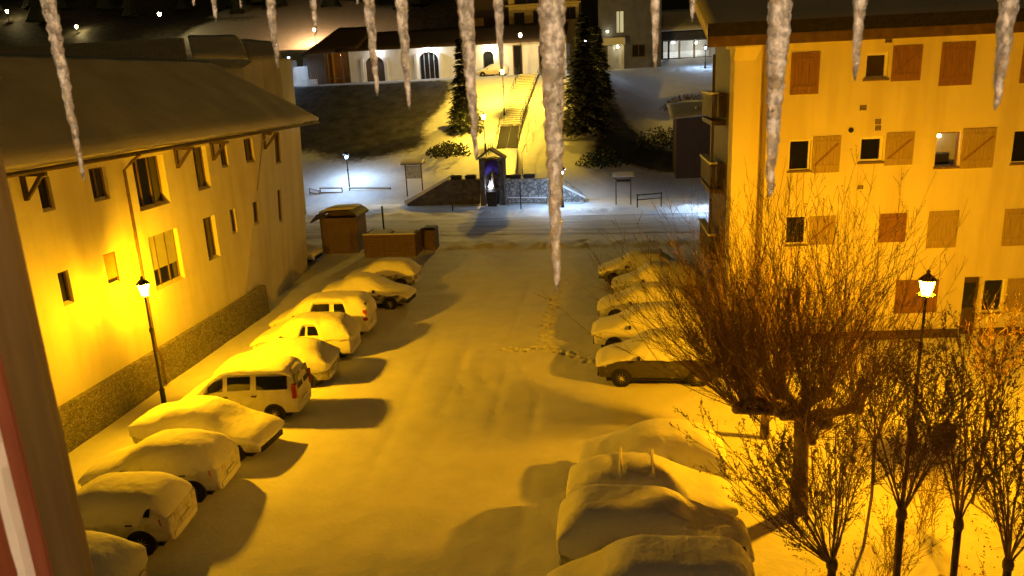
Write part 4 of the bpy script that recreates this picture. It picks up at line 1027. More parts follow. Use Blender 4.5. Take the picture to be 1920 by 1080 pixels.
# lamps on the bank
p = on_hill(946, 216); tz = aty(943, 128, p.y).z; lamp('street_lamp', 'lit lantern on a tall thin post halfway up the bank beside the stairs', p.x, p.y, p.z - .1, tz - p.z + .1, 'stair')
p = Vector((aty(978, 134, 99.8).x, 99.8, 11.4)); tz = aty(974, 60, 99.8).z; lamp('street_lamp', 'lit lantern on a post at the head of the stairs', p.x, p.y, p.z, tz - p.z, 'head')
p = on_hill(910, 284); tz = aty(905, 212, p.y).z; lamp('street_lamp', 'dark capped lantern on a post low on the bank just behind the niche', p.x, p.y, p.z - .1, tz - p.z + .1, 'dim')
def lamp_far(px, py, pyb, y, lab, kind='led', s=1.0):
    p = aty(px, pyb, y); tz = aty(px, py, y).z; return lamp('street_lamp', lab, p.x, y, p.z, max(1.5, tz - p.z), kind, s=s)
lamp_far(548, 103, 166, 103, 'white lantern standing in the lit patio at the left end of the long building')
lamp_far(1098, 72, 140, 101.5, 'white lantern half hidden by the big conifer right of the stairs')

# ---------------------------------------------------------------- terrace buildings
def fa(u, v, w=0.): return Vector((u, 106.0 - w, v))
TX = lambda px: aty(px, 120, 106).x
TZ = lambda py, px=800: aty(px, py, 106).z
ab = thing('long_building', 'long low white building with arched doorways lit by wall lamps on the upper terrace', 'building', (-24, 106, 11.5))
z0, z1 = 11.2, TZ(92)
ARCH = [(684, 720, 100), (785, 822, 97), (905, 926, 101)]
holes = [(TX(a), TX(b), 11.2, TZ(c), .5) for a, b, c in ARCH] + [(TX(962), TX(980), 11.2, TZ(84, 970), .35), (TX(1010), TX(1018), 11.2, TZ(86, 1010), .3)]
m = MB(); wall_sheet(m, fa, TX(655), TX(1062), z0, z1 + .6, holes)
for a, b, c in ARCH:                                # arch heads
    ua, ub, zt_ = TX(a), TX(b), TZ(c); r = (ub - ua) / 2; um = (ua + ub) / 2; rz = min(r, 1.2)
    arc = [(um - r * math.cos(math.pi * k / 10), zt_ - rz + rz * math.sin(math.pi * k / 10)) for k in range(11)]
    for (p, q), (p2, q2) in zip(arc, arc[1:]):
        m.face([fa(p, q, .004), fa(p2, q2, .004), fa(p2, zt_ + .02, .004), fa(p, zt_ + .02, .004)]); m.face([fa(p, q, .004), fa(p2, q2, .004), fa(p2, q2, -.3), fa(p, q, -.3)])
m.face([fa(TX(655), z0, 0), fa(TX(655), z0, -9), fa(TX(655), z1, -9), fa(TX(655), z1, 0)]); m.face([fa(TX(1062), z0, 0), fa(TX(1062), z0, -9), fa(TX(1062), z1, -9), fa(TX(1062), z1, 0)])
m.build('wall', M['plaster_w'], ab)
for i, h_ in enumerate(holes):
    if i == 0:
        m = MB(); m.fbox(fa, h_[0], h_[1], h_[2], h_[3], -.6, -.5); d = m.build('door', M['wood_dark'], ab)
    else: window(ab, fa, h_[0], h_[1], h_[2], h_[3], .5 if i < 3 else .3, frame='grey_metal' if i == 1 else 'wood_mid', mull=3 if i == 1 else 0, bar=.12)
for a, b, c in ARCH[:2]:
    for px in (a - 7, b + 2): m = MB(); m.fbox(fa, TX(px), TX(px + 5), z0, TZ(c + 4), .005, .35); m.build('pilaster', M['plaster_w'], ab)
e0, e1 = fa(TX(640), z1 + .1, 1.6), fa(TX(1064), z1 + .1, 1.6); zr = aty(780, 57, 111).z
roof_slab('roof', [e0, e1, Vector((TX(1064), 111.5, zr)), Vector((TX(640), 111.5, zr))], .15, M['wood_dark'], ab, 40, 6)
for px, py in ((803, 90), (918, 91), (705, 93)):
    m = MB(); p = aty(px, py, 105.3); m.lathe([(0, -.2), (.16, -.13), (.2, .02), (.06, .14), (0, .16)], p, 10)
    wl = tag(m.build('wall_lamp', emit('wall_lamp_glass', (.9, .93, 1) if px != 918 else (1, .85, .5), 330 if px != 705 else 110), ab), 'bright lamp over an arched doorway')
    m = MB(); m.tube([p + Vector((0, 0, .16)), p + Vector((0, .68, .2))], .03, 5); m.build('bracket', M['metal'], wl, o=ORIG[ab.name])
# timber chalet end with orange lit wall
ch = thing('timber_house', 'dark gabled chalet with an orange lit timber front beside the arches', 'house', (TX(630), 106, 11.4))
m = MB(); m.fbox(fa, TX(612), TX(640), 11.4, TZ(97, 620), -2.4, -2.3); m.fbox(fa, TX(641), TX(664), 11.4, TZ(97, 650), -1.4, -1.3); m.build('timber_front', noisy('pale_pine', (.5, .26, .08), (.62, .34, .11), 3, .6, stretch=(3, 3, .4)), ch)
m = MB()
for px in (612, 640, 655, 668): m.fbox(fa, TX(px), TX(px) + .22, 11.3, TZ(95, px), -.3, -.1)
m.fbox(fa, TX(612), TX(668), 12.2, 12.32, -.25, -.15); m.build('frame', M['wood_mid'], ch)
m = MB(); m.box(TX(578), TX(611), 105.5, 112, 11, TZ(102, 600)); m.build('side_wall', M['wood_dark'], ch)
a, b_, c, d = fa(TX(572), TZ(104, 590), .9), fa(TX(676), TZ(94, 670), .9), fa(TX(690), TZ(48, 690), -5), fa(TX(618), TZ(50, 620), -5)
roof_slab('roof', [a, b_, c, d], .25, M['wood_dark'], ch, 14, 6)
m = MB(); p = aty(640, 104, 106.2); m.lathe([(0, -.12), (.1, -.06), (.1, .05), (0, .1)], p, 8); m.build('porch_lamp', emit('porch_lamp', (1, .5, .12), 90), ch)
# lit patio with low white walls
pt = thing('patio_wall', 'white lit patio walls and steps left of the dark chalet', 'wall', (TX(555), 104, 11.2))
m = MB(); m.fbox(fa, TX(528), TX(547), 11.2, TZ(113, 535), -2, -1.7); m.fbox(fa, TX(553), TX(572), 11.2, TZ(107, 560), -3.3, -3); m.fbox(fa, TX(548), TX(590), 11.2, TZ(128, 560), -.2, .0); m.fbox(fa, TX(526), TX(596), 11.1, TZ(150, 560), .9, 1.1); m.build('low_wall', M['plaster_w'], pt)
m = MB(); m.fbox(fa, TX(552), TX(590), TZ(128, 560) + .004, TZ(125, 560), -.25, .05); m.build('snow_cap', M['snow'], pt)
m = MB()
for k in range(12):
    u = TX(580) + k * .16; m.tube([fa(u, 11.2, 1.3), fa(u + .1 * math.sin(k * 3), 12.9 + .5 * math.sin(k * 5), 1.3)], .02, 4)
tag(m.build('bare_shrub', M['twig'], o=(TX(584), 104.6, 11.2)), 'bare twiggy shrub against the white lit patio wall', 'shrub')
# yellow house above
def fy(u, v, w=0.): return Vector((u, 121.0 - w, v))
YX = lambda px: aty(px, 50, 121).x
YZ = lambda py: aty(1000, py, 121).z
yh = thing('yellow_house', 'tall yellow house with dark windows rising behind the long building', 'house', (YX(1010), 121, 12))
hy = [(YX(a), YX(b), YZ(d), YZ(c), .3) for a, b, c, d in ((964, 984, 22, 46), (1000, 1018, 20, 44), (1058, 1080, 17, 40), (966, 1012, -8, 6), (1050, 1078, -12, 2))]
m = MB(); wall_sheet(m, fy, YX(955), YX(1086), 11, YZ(-40), hy); m.face([fy(YX(955), 11), fy(YX(955), 11, -9), fy(YX(955), YZ(-40), -9), fy(YX(955), YZ(-40))]); m.face([fy(YX(1086), 11), fy(YX(1086), 11, -9), fy(YX(1086), YZ(-40), -9), fy(YX(1086), YZ(-40))])
m.build('wall', M['yellow_wall'], yh)
for h_ in hy: window(yh, fy, *h_, frame='wood_dark', mull=1, bar=.14)
m = MB(); m.fbox(fy, YX(950), YX(1090), YZ(8) - .2, YZ(8), .0, .9); m.build('balcony', M['yellow_wall'], yh)
m = MB(); m.fbox(fy, YX(888), YX(954), 11, YZ(-30), -1.5, -1.2); m.build('side_wing', M['wood_dark'], yh)
m = MB(); m.fbox(fy, YX(889), YX(905), YZ(48), YZ(27), -1.2, -1.15); m.build('wing_panel', M['yellow_wall'], yh)
roof_slab('roof', [fy(YX(945), YZ(-40), 1), fy(YX(1096), YZ(-40), 1), fy(YX(1080), YZ(-80), -6), fy(YX(960), YZ(-80), -6)], .2, M['wood_dark'], yh, 10, 5)
# dark house and low lit building to the right
def fd(u, v, w=0.): return Vector((u, 116.0 - w, v))
DX = lambda px: aty(px, 60, 116).x
DZ = lambda py: aty(1180, py, 116).z
dh = thing('dark_house', 'tall dark house with one narrow lit window right of the big conifer', 'house', (DX(1185), 116, 12))
hd = [(DX(1156), DX(1169), DZ(60), DZ(20), .2), (DX(1140), DX(1170), 11.5, DZ(84), .8), (DX(1185), DX(1210), DZ(108), DZ(84), .2)]
m = MB(); wall_sheet(m, fd, DX(1122), DX(1240), 11, DZ(-20), hd); m.face([fd(DX(1122), 11), fd(DX(1122), 11, -8), fd(DX(1122), DZ(-20), -8), fd(DX(1122), DZ(-20))])
m.face([fd(DX(1240), 11), fd(DX(1240), 11, -8), fd(DX(1240), DZ(-20), -8), fd(DX(1240), DZ(-20))]); m.build('wall', noisy('grey_render', (.1, .1, .105), (.15, .15, .15), .8, .85), dh)
m = MB(); m.fbox(fd, hd[0][0], hd[0][1], hd[0][2], hd[0][3], -.25, -.2); wq = m.build('window', emit('lit_window', (.75, .8, .5), .35), dh)
m = MB(); m.fbox(fd, hd[0][0] + .4, hd[0][0] + .5, hd[0][2], hd[0][3], -.19, -.12); m.build('frame', M['wood_dark'], wq, o=ORIG[dh.name])
window(dh, fd, *hd[2], frame='wood_dark', mull=1, bar=.12)
m = MB(); 
for px in (1139, 1149, 1165): m.fbox(fd, DX(px), DX(px) + .28, 11.4, DZ(84), .05, .3)
m.build('porch_column', M['plaster_w'], dh); m = MB(); m.fbox(fd, DX(1140), DX(1170), 11.4, DZ(84), -.9, -.82); m.build('porch_back', M['plaster_w'], dh)
for px, py, yy, st_, lb_ in ((1139, 59, 115.5, 45, 'small bright wall lamp'), (1158, 88, 115.6, 60, 'porch lamp')):
    m = MB(); m.lathe([(0, -.14), (.13, -.08), (.15, .03), (0, .14)], aty(px, py, yy), 8); o_ = m.build('wall_lamp', emit('entrance_lamp', (1, .88, .55), st_), dh); o_['label'] = lb_
m = MB(); m.fbox(fd, DX(1120), DX(1172), DZ(83), DZ(70), .3, 1.4); m.build('porch_roof', M['far_snow'], dh)
def fg(u, v, w=0.): return Vector((u, 120.0 - w, v))
GX = lambda px: aty(px, 90, 120).x
GZ = lambda py: aty(1280, py, 120).z
gh = thing('low_building', 'low building with snowy roof and lit glass front above the right slope', 'building', (GX(1285), 120, 12))
m = MB(); m.fbox(fg, GX(1238), GX(1335), 11, GZ(108), -.3, -.1); m.fbox(fg, GX(1238), GX(1335), GZ(75), GZ(60), -.3, .8); m.build('wall', noisy('dark_render', (.05, .05, .05), (.09, .09, .09), 1, .8), gh)
m = MB(); m.fbox(fg, GX(1240), GX(1330), GZ(108), GZ(75), -3, -2.9); m.build('inner_wall', M['plaster_w'], gh)
for px in (1240, 1252, 1272, 1300, 1330):
    m = MB(); m.fbox(fg, GX(px), GX(px) + .28, GZ(108), GZ(75), -.28, -.05); m.build('column', M['plaster_w'] if px > 1255 else M['metal'], gh)
for px in (1262, 1305):
    m = MB(); m.lathe([(0, -.12), (.2, -.08), (.2, .05), (0, .1)], aty(px, 80, 121.3), 8); o_ = m.build('ceiling_lamp', emit('shop_lamp', (.95, .97, .85), 70), gh)
roof_slab('roof', [fg(GX(1236), GZ(58), 1.2), fg(GX(1340), GZ(58), 1.2), fg(GX(1335), GZ(14), -7), fg(GX(1245), GZ(14), -7)], .3, M['far_snow'], gh, 16, 6)
lamp_far(1322, 84, 128, 112, 'white lantern at the right end of the slope before the low building')
car('parked_car', 'small snow covered car standing on the terrace at the head of the stairs', aty(953, 134, 102.5).x, 102.5, -1, 'hatch', (.5, .4, .3), .5, seed=31, z0=11.45, skirt=(.8, .8))
# shed on the right below the slope
sh = thing('wooden_shed', 'dark low shed with snowy roof edges left of the ochre block', 'shed', (8.5, 76, 0))
m = MB(); a = aty(1268, 240, 76); b_ = aty(1345, 240, 76); zt_ = aty(1300, 222, 76).z; zg = terrain(a.x, 76) - .4
for k in range(12): m.box(a.x + (b_.x - a.x) * k / 12 + .01, a.x + (b_.x - a.x) * (k + 1) / 12 - .01, 76, 76.1, zg, zt_)
m.box(a.x, b_.x, 76.1, 80, zg, zt_ - .02); m.build('wall', M['wood_dark'], sh)
roof_slab('roof', [Vector((a.x - .6, 75.2, zt_ + .05)), Vector((b_.x + .5, 75.2, zt_ + .4)), Vector((b_.x + .5, 80.5, zt_ + 1.6)), Vector((a.x - .6, 80.5, zt_ + 1.2))], .16, M['roof_snow'], sh, 14, 5)
m = MB(); p = aty(1337, 225, 56); m.box(p.x - .12, p.x + .12, 56, 56.25, -.2, aty(1337, 203, 56).z); m.box(p.x - 1.2, p.x + 1.0, 55.9, 56.3, aty(1337, 203, 56).z + .003, aty(1337, 203, 56).z + .14)
tag(m.build('wooden_post', M['grey_metal'], o=(p.x, 56, 0)), 'pale upright post with a snowy crossbeam beside the ochre block', 'post')

# ---------------------------------------------------------------- hill lamps and forest
q_ = aty(588, 45, 152); lamp('street_lamp', 'sodium lantern on the brown snow patch of the hillside above the chalet', q_.x, 152, terrain(q_.x, 152), 4.0, 'far', s=1.0)  # added lamp, set behind an icicle, to light the snow patch
for px, py, pyb, y, lab, kd in ((12, 17, 30, 170, 'tiny white light at the top left edge of the hillside', 'tiny'), (142, 45, 56, 160, 'tiny yellow light between the first icicle and the ribbed roof', 'tiny'), (298, 21, 50, 150, 'tiny light over a lit patch of snow left of the icicles', 'tiny')):
    x = aty(px, py, y); gzz = terrain(x.x, y); lamp('street_lamp', lab, x.x, y, min(gzz, x.z - 3.2), x.z - min(gzz, x.z - 3.2), kd, s=1.5)
def conifer(name, label, px, pyt, pyb, y, width, snowy=.3, seed=1, group=None, thing_=True, n_whorl=40):
    rnd = random.Random(seed); top = aty(px, pyt, y); zb = terrain(top.x, y) - .2; bot = aty(px, pyb, y).z
    t = thing(name, label, 'tree', (top.x, y, zb), group)
    x = top.x; m = MB(); H_ = top.z - zb
    m.tube([(x, y, zb), (x + .1, y, zb + H_ * .5), (x, y, top.z)], [.22, .13, .02], 7); m.build('trunk', M['bark'], t)
    m = MB(); z_low = max(bot, zb + .3)
    for k in range(n_whorl):
        f = (k + rnd.random() * .6) / n_whorl; z = z_low + (top.z - z_low) * f
        rad = width * (1 - f) ** .85 * (.75 + .45 * rnd.random()) + .12
        nb_k = max(4, int(13 * (1 - f) + 4))
        for j in range(nb_k):
            az = 2 * math.pi * (j + rnd.random()) / nb_k; L_ = rad * rnd.uniform(.65, 1.12)
            d = Vector((math.cos(az), math.sin(az), 0)); segs = max(3, int(L_ / .22))
            for q in range(segs):
                s0 = (q + rnd.random() * .5) / segs; p = Vector((x, y, z)) + d * (L_ * s0) + Vector((0, 0, .25 * L_ * s0 * (1 - 1.9 * s0)))
                for r_ in range(5):
                    a2 = az + rnd.uniform(-1.3, 1.3); l2 = rnd.uniform(.3, .75) * (1.15 - .5 * s0); e = Vector((math.cos(a2), math.sin(a2), rnd.uniform(-.55, .15))) * l2
                    sd_ = Vector((-math.sin(a2), math.cos(a2), rnd.uniform(-.3, .3))) * (l2 * .28)
                    m.cur = 1 if rnd.random() < snowy * (.4 + .9 * s0) else 0
                    m.face([p - sd_, p + e * .6 - sd_ * .8, p + e, p + e * .6 + sd_ * .8, p + sd_])
    m.build('crown', [M['needle'], M['needle_snow']], t, fix=False)
    return t
conifer('conifer', 'tall narrow dark conifer left of the stairs', 862, 70, 262, 84, 2.1, .22, 41)
conifer('conifer', 'big dark conifer right of the stairs, the widest and snowiest of the three', 1092, 22, 245, 82, 3.4, .38, 42, n_whorl=52)
conifer('conifer', 'slim dark conifer right behind the widest conifer', 1118, 50, 215, 92, 2.2, .25, 43)
def bush(px, py, y, r, label, seed, mat='needle', group=None):
    rnd = random.Random(seed); p = aty(px, py, y); z = terrain(p.x, y); m = MB()
    for k in range(900):
        v = Vector((rnd.gauss(0, 1), rnd.gauss(0, 1), abs(rnd.gauss(0, 1)))).normalized() * (rnd.random() ** .4) * r * (1 + .3 * nn(k * .03, seed)); v.z *= .6
        c = Vector((p.x, y, z)) + v; a = Vector((rnd.uniform(-1, 1), rnd.uniform(-1, 1), rnd.uniform(-.4, 1))).normalized() * .3; b_ = a.orthogonal().normalized() * .07
        m.face([c - b_, c + a * .5 - b_, c + a, c + a * .5 + b_, c + b_])
    return tag(m.build('bush', M[mat], o=(p.x, y, z), fix=False), label, 'bush', group)
bush(838, 262, 78, 2.3, 'dark bush at the foot of the narrow conifer', 1)
bush(1130, 240, 76, 2.6, 'dark low bush under the big conifer', 2)
bush(1240, 200, 84, 3.6, 'dark scrub on the slope left of the ochre block', 3)
bush(1290, 150, 95, 3.0, 'thin scrub on the lit part of the right slope', 4, 'twig')
# far wood as one mass
rnd = random.Random(8); m = MB()
for k in range(900):
    y = rnd.uniform(166, 420); x = rnd.uniform(-.95, .75) * y * .95
    z = terrain(x, y) - 1; h_ = rnd.uniform(9, 19); r_ = h_ * .17
    for lv in range(5):
        f0 = .12 + lv * .17; n = 7
        ring = [(x + r_ * (1 - f0) * (1.1 + .3 * rnd.random()) * math.cos(2 * math.pi * j / n + lv), y + r_ * (1 - f0) * (1.1 + .3 * rnd.random()) * math.sin(2 * math.pi * j / n + lv), z + h_ * f0 + rnd.uniform(-.4, .2)) for j in range(n)]
        for j in range(n): m.face([ring[j], ring[(j + 1) % n], (x, y, z + h_ * min(1, f0 + .33))])
tag(m.build('far_wood', M['needle'], o=(0, 0, 0), fix=False), 'dark wooded hillside above the village', 'wood', kind='stuff')

# ---------------------------------------------------------------- bare trees in front
def twig_path(p, d, L, n, rnd, wob=.06, up=.12):
    pts = [Vector(p)]; d = Vector(d).normalized()
    for k in range(n):
        d = (d + Vector((rnd.gauss(0, wob), rnd.gauss(0, wob), rnd.gauss(0, wob) + up))).normalized(); pts.append(pts[-1] + d * (L / n))
    return pts
def shoots(m, buds, p, d, L, r, rnd, side=7, wob=.06, up=.1, budn=.5, sub=True):
    n = 7; wob *= rnd.choice((.7, 1.0, 1.7)); path = twig_path(p, d, L, n, rnd, wob, up); m.tube(path, [max(.0035, r * (1 - .85 * k / n)) for k in range(n + 1)], 4 if r > .02 else 3, cap=False)
    for k in range(side):
        f = rnd.uniform(.25, .97) * n; i = min(n - 1, int(f)); q = path[i].lerp(path[i + 1], f - i); dd = (path[i + 1] - path[i]).normalized()
        az = rnd.uniform(0, 6.283); o = dd.orthogonal().normalized(); o = (o * math.cos(az) + dd.cross(o) * math.sin(az))
        l2 = rnd.uniform(.25, .9) * (1.1 - f / n * .6) * min(1, L / 3)
        sp = twig_path(q, dd * .8 + o * rnd.uniform(.35, .7), l2, 3, rnd, .1, .08); m.tube(sp, [.006, .005, .004, .003], 3, cap=False)
        for s_ in sp[1:]:
            if rnd.random() < budn:
                e = Vector((rnd.gauss(0, 1), rnd.gauss(0, 1), rnd.gauss(0, 1))).normalized() * rnd.uniform(.018, .042); b_ = e.orthogonal().normalized() * e.length * .45
                buds.face([s_, s_ + e * .5 + b_, s_ + e, s_ + e * .5 - b_])
def pollard(label, base, zh, limbs, nsh, Lr, seed, lean=(0, 0), rt=.2, fan=.55, side=7, budn=.5, name='pollarded_tree', toe=0.):
    rnd = random.Random(seed); bx, by = base; t = thing(name, label, 'tree', (bx, by, 0))
    head = Vector((bx + lean[0], by + lean[1], zh)); tr = MB(); kn = MB()
    pth = [(bx, by, -.3), (bx + lean[0] * .2, by + lean[1] * .2, zh * .3), (bx + lean[0] * .7, by + lean[1] * .7, zh * .7), head]
    tr.tube(pth, [rt * 1.25, rt, rt * .92, rt * 1.05], 10)
    m = MB(); buds = MB(); lm = MB()
    for (dx, dy, dz), r, share, dirs in limbs:
        tip = head + Vector((dx, dy, dz)); mid = head.lerp(tip, .5) + Vector((rnd.uniform(-.1, .1), rnd.uniform(-.1, .1), -.05 * Vector((dx, dy, 0)).length))
        lm.tube([head - Vector((0, 0, .25)), head.lerp(mid, .6), mid, tip], [r * 1.2, r, r * .9, r * 1.15], 8)
        for q in range(3):                     # the knuckle the shoots spring from
            c = tip + Vector((rnd.uniform(-.1, .1), rnd.uniform(-.1, .1), rnd.uniform(-.06, .1))) * (r / .12)
            lm.lathe([(0, -r * 1.2), (r * .9, -r * .8), (r * 1.35, 0), (r * 1.0, r * .8), (0, r * 1.2)], c, 8)
        for k in range(int(nsh * share)):
            az = rnd.uniform(0, 6.283); sp = fan * math.sqrt(rnd.random())
            d = Vector((math.cos(az) * sp + dirs[0] * rnd.uniform(.5, 1.4), math.sin(az) * sp + dirs[1] * rnd.uniform(.5, 1.4), 1.0 + dirs[2]))
            L_ = rnd.uniform(*Lr) * (1 if rnd.random() > .4 else rnd.uniform(.3, .75))
            shoots(m, buds, tip + Vector((rnd.uniform(-1, 1), rnd.uniform(-1, 1), rnd.uniform(-.3, 1))) * r * 1.3, d, L_, rnd.uniform(.0065, .014) * (L_ / 4) ** .5 * (1.5 if rnd.random() < .12 else 1), rnd, side, .085, rnd.uniform(.03, .17), budn)
    tr.build('trunk', M['bark'], t, smooth=True); lm.build('limbs', M['bark'], t, smooth=True)
    tag(m.build('shoots', M['twig'], t, fix=False), kind=None); buds.build('dry_leaves', M['bud'], t, fix=False)
    return t
hd = aty(1505, 770, 18.0)
pollard('big pollarded tree with thick knuckled trunk and huge fan of bare shoots', (hd.x + .05, 18.0), hd.z,
        [((-1.25, .3, .15), .13, .34, (-.55, .1, 0)), ((-.5, .4, .35), .13, .22, (-.25, .1, 0)), ((.1, -.1, .5), .13, .14, (-.05, 0, 0)), ((.6, .3, .35), .11, .13, (.12, 0, 0)), ((1.25, .1, .05), .12, .10, (.1, .05, 0)), ((.45, -.35, -.25), .11, .05, (.1, -.2, 0)), ((-.6, -.5, .1), .12, .09, (-.35, -.25, 0)), ((-1.5, .1, -.05), .10, .12, (-.9, .2, -.25)), ((-.9, .5, .0), .10, .10, (-.7, .5, -.35)), ((.2, -.2, -.7), .08, .09, (.0, -.5, -.3))],
        500, (2.7, 6.1), 71, (-.05, 0), .2, .74, 11, .8)
pollard('second pollarded tree standing behind the big one, its trunk shadow crossing the lane', (4.5, 22.0), 2.0,
        [((-.9, .2, .3), .1, .45, (-.4, .05, 0)), ((-.1, .3, .5), .1, .35, (-.12, .1, 0)), ((.6, -.1, .3), .09, .2, (.1, 0, 0))], 260, (2.0, 4.0), 72, (0, 0), .13, .7, 9, .7)
def young(label, px, py, y, forks, seed, r=.1, Lr=(1.9, 3.0), ns=13, spread=.36, lean=0.):
    r *= .78
    rnd = random.Random(seed); p = aty(px, py, y); t = thing('young_tree', label, 'tree', (p.x, y, 0))
    tr = MB(); tr.tube([(p.x - .05, y, -.2), (p.x + .04, y, p.z * .5), p], [r * .95, r * .85, r * 1.0], 8); tr.lathe([(0, -.15), (r * 1.3, -.05), (r * 1.4, .03), (r, .12), (0, .16)], p, 8)
    tr.build('trunk', M['bark'], t, smooth=True); m = MB(); bd = MB()
    for k in range(forks):
        az = rnd.uniform(0, 6.283); d = Vector((lean * rnd.random() + math.cos(az) * spread * rnd.uniform(.3, 1.2), math.sin(az) * spread * rnd.uniform(.3, 1), 1)); L_ = rnd.uniform(*Lr)
        n = 8; path = twig_path(p, d, L_, n, rnd, .06, .05); r0 = rnd.uniform(.012, .025); m.tube(path, [max(.004, r0 * (1 - .85 * i / n)) for i in range(n + 1)], 5, cap=False)
        for q in range(ns):
            f = rnd.uniform(.12, .95) * n; i = min(n - 1, int(f)); c = path[i].lerp(path[i + 1], f - i); dd = (path[i + 1] - path[i]).normalized()
            a2 = rnd.uniform(0, 6.283); o = dd.orthogonal().normalized(); o = o * math.cos(a2) + dd.cross(o) * math.sin(a2)
            shoots(m, bd, c, dd + o * rnd.uniform(.3, .8), rnd.uniform(.5, 1.9) * (1.15 - f / n * .6), .007, rnd, 8, .09, .06, 1.0)
    m.build('branches', M['twig'], t, fix=False); bd.build('dry_leaves', M['bud'], t, fix=False)
young('young bare tree with a knobbed fork below the lamp post foot', 1690, 965, 11.6, 11, 81, .085)
young('young bare tree with three long upright branches right of the lamp post', 1797, 985, 11.4, 8, 82, .075, (2.1, 3.3))
young('young bare tree at the bottom right corner, its branches crossing', 1890, 1060, 11.2, 10, 83, .08, (2.0, 3.3))
young('low bare tree at the bottom edge fanning up in front of the parked van', 1560, 1060, 11.4, 20, 84, .09, (1.7, 3.2), 10, .6, -.75)
young('thin bare sapling beyond the lamp post foot at the right edge', 1850, 760, 18.5, 7, 85, .05, (2.0, 3.2))
young('thin bare sapling between the big pollarded tree and the lamp post', 1640, 830, 16.5, 7, 86, .05, (1.8, 3.0))
# thin shrubs between the trees
for k, (sx_, sy_, ns_, hh) in enumerate(((5.9, 15.2, 26, 2.0), (7.4, 17.4, 24, 2.2), (7.2, 13.4, 24, 1.7), (9.6, 15.6, 26, 2.1), (10.6, 18.2, 24, 2.2), (8.4, 12.4, 20, 1.6), (11.4, 13.6, 22, 1.9), (6.3, 19.6, 20, 2.0), (12.4, 21.4, 22, 2.4), (4.9, 13.6, 18, 1.6))):
    rnd = random.Random(300 + k); m = MB(); bd = MB(); t = thing('bare_shrub', 'thin bare shrub of pale wands in the snowy thicket under the front lamp post', 'shrub', (sx_, sy_, 0), 'bare shrubs of the thicket')
    for q in range(ns_):
        az = rnd.uniform(0, 6.283); sp = .5 * math.sqrt(rnd.random())
        shoots(m, bd, (sx_ + rnd.uniform(-.25, .25), sy_ + rnd.uniform(-.25, .25), -.05), (math.cos(az) * sp, math.sin(az) * sp, 1), hh * rnd.uniform(.5, 1.15), .007, rnd, 7, .09, .05, .8)
    m.build('wands', M['twig'], t, fix=False); bd.build('dry_leaves', M['bud'], t, fix=False)
# fallen leaves and twigs under the trees, also imitating twig-shadow specks on snow
rnd = random.Random(55); m = MB()
for k in range(14000):
    x, y = 2.6 + 13 * rnd.random() ** .9, rnd.uniform(9.5, 29.5)
    if nn(x * .5, y * .5, 11.) < rnd.uniform(-.35, .5): continue
    z = terrain(x, y) + .012; a = rnd.uniform(0, 6.283); L_ = rnd.uniform(.02, .05) if rnd.random() < .75 else rnd.uniform(.08, .24); w_ = L_ * (.55 if L_ < .08 else .07)
    dx, dy = math.cos(a) * L_, math.sin(a) * L_; nx_, ny_ = -math.sin(a) * w_ * .5, math.cos(a) * w_ * .5
    m.face([(x - nx_, y - ny_, z), (x + dx * .5 - nx_ * 1.6, y + dy * .5 - ny_ * 1.6, z + .03), (x + dx, y + dy, z + .015), (x + dx * .5 + nx_ * 1.6, y + dy * .5 + ny_ * 1.6, z + .012), (x + nx_, y + ny_, z)])
tag(m.build('leaf_and_shadow_specks', M['twig'], fix=False), 'dry leaves and twigs scattered on the snow under the trees', 'leaves', kind='stuff')
# service box at the lamp foot
p = gz(1738, 822); t = thing('service_box', 'dark box strapped beside the foot of the front lamp post', 'box', (9.15, 21.1, 0))
m = MB(); m.box(9.02, 9.52, 20.95, 21.3, .35, .95); m.build('cabinet', M['metal'], t); m = MB(); m.box(9.06, 9.48, 20.93, 20.948, .42, .9); m.build('door', M['metal'], t); m = MB(); m.box(9.1, 9.2, 21.05, 21.2, -.1, .35); m.box(9.35, 9.45, 21.05, 21.2, -.1, .35); m.build('leg', M['metal'], t)

# ---------------------------------------------------------------- icicles and the window frame near the camera
IC = [(90, 0, 160, 340, 27, 'long knobbly icicle farthest to the left, over the dark roof'), (357, -30, 360, 12, 15, 'tiny icicle tip, second from the left'), (397, -20, 402, 41, 17, 'short icicle left of the hillside snow patch'),
      (446, -30, 449, 16, 11, 'thin icicle tip between two short ones on the left'), (505, -10, 521, 128, 22, 'slender icicle pointing at the lit patio'), (585, -10, 591, 66, 18, 'short icicle above the chalet roof'),
      (666, -40, 668, 10, 11, 'tiny icicle tip over the hillside'), (690, -10, 708, 180, 24, 'icicle crossing the first arch of the long building'), (751, -10, 767, 206, 25, 'icicle with a blunt tip between the two lit arches'),
      (872, -10, 896, 300, 31, 'long icicle in front of the narrow conifer, its tip by the niche'), (934, -10, 941, 135, 22, 'icicle in front of the arched door, left of the longest one'), (1034, -10, 1040, 544, 46, 'longest and thickest icicle hanging in the centre'),
      (1229, -10, 1227, 136, 20, 'icicle in front of the dark house'), (1299, -20, 1298, 41, 18, 'short icicle above the low lit building'), (1463, -10, 1441, 370, 42, 'thick long icicle in front of the ochre block corner'),
      (1614, -10, 1602, 152, 26, 'medium icicle pointing at the top row of windows'), (1893, -10, 1867, 206, 34, 'thick icicle at the right edge')]
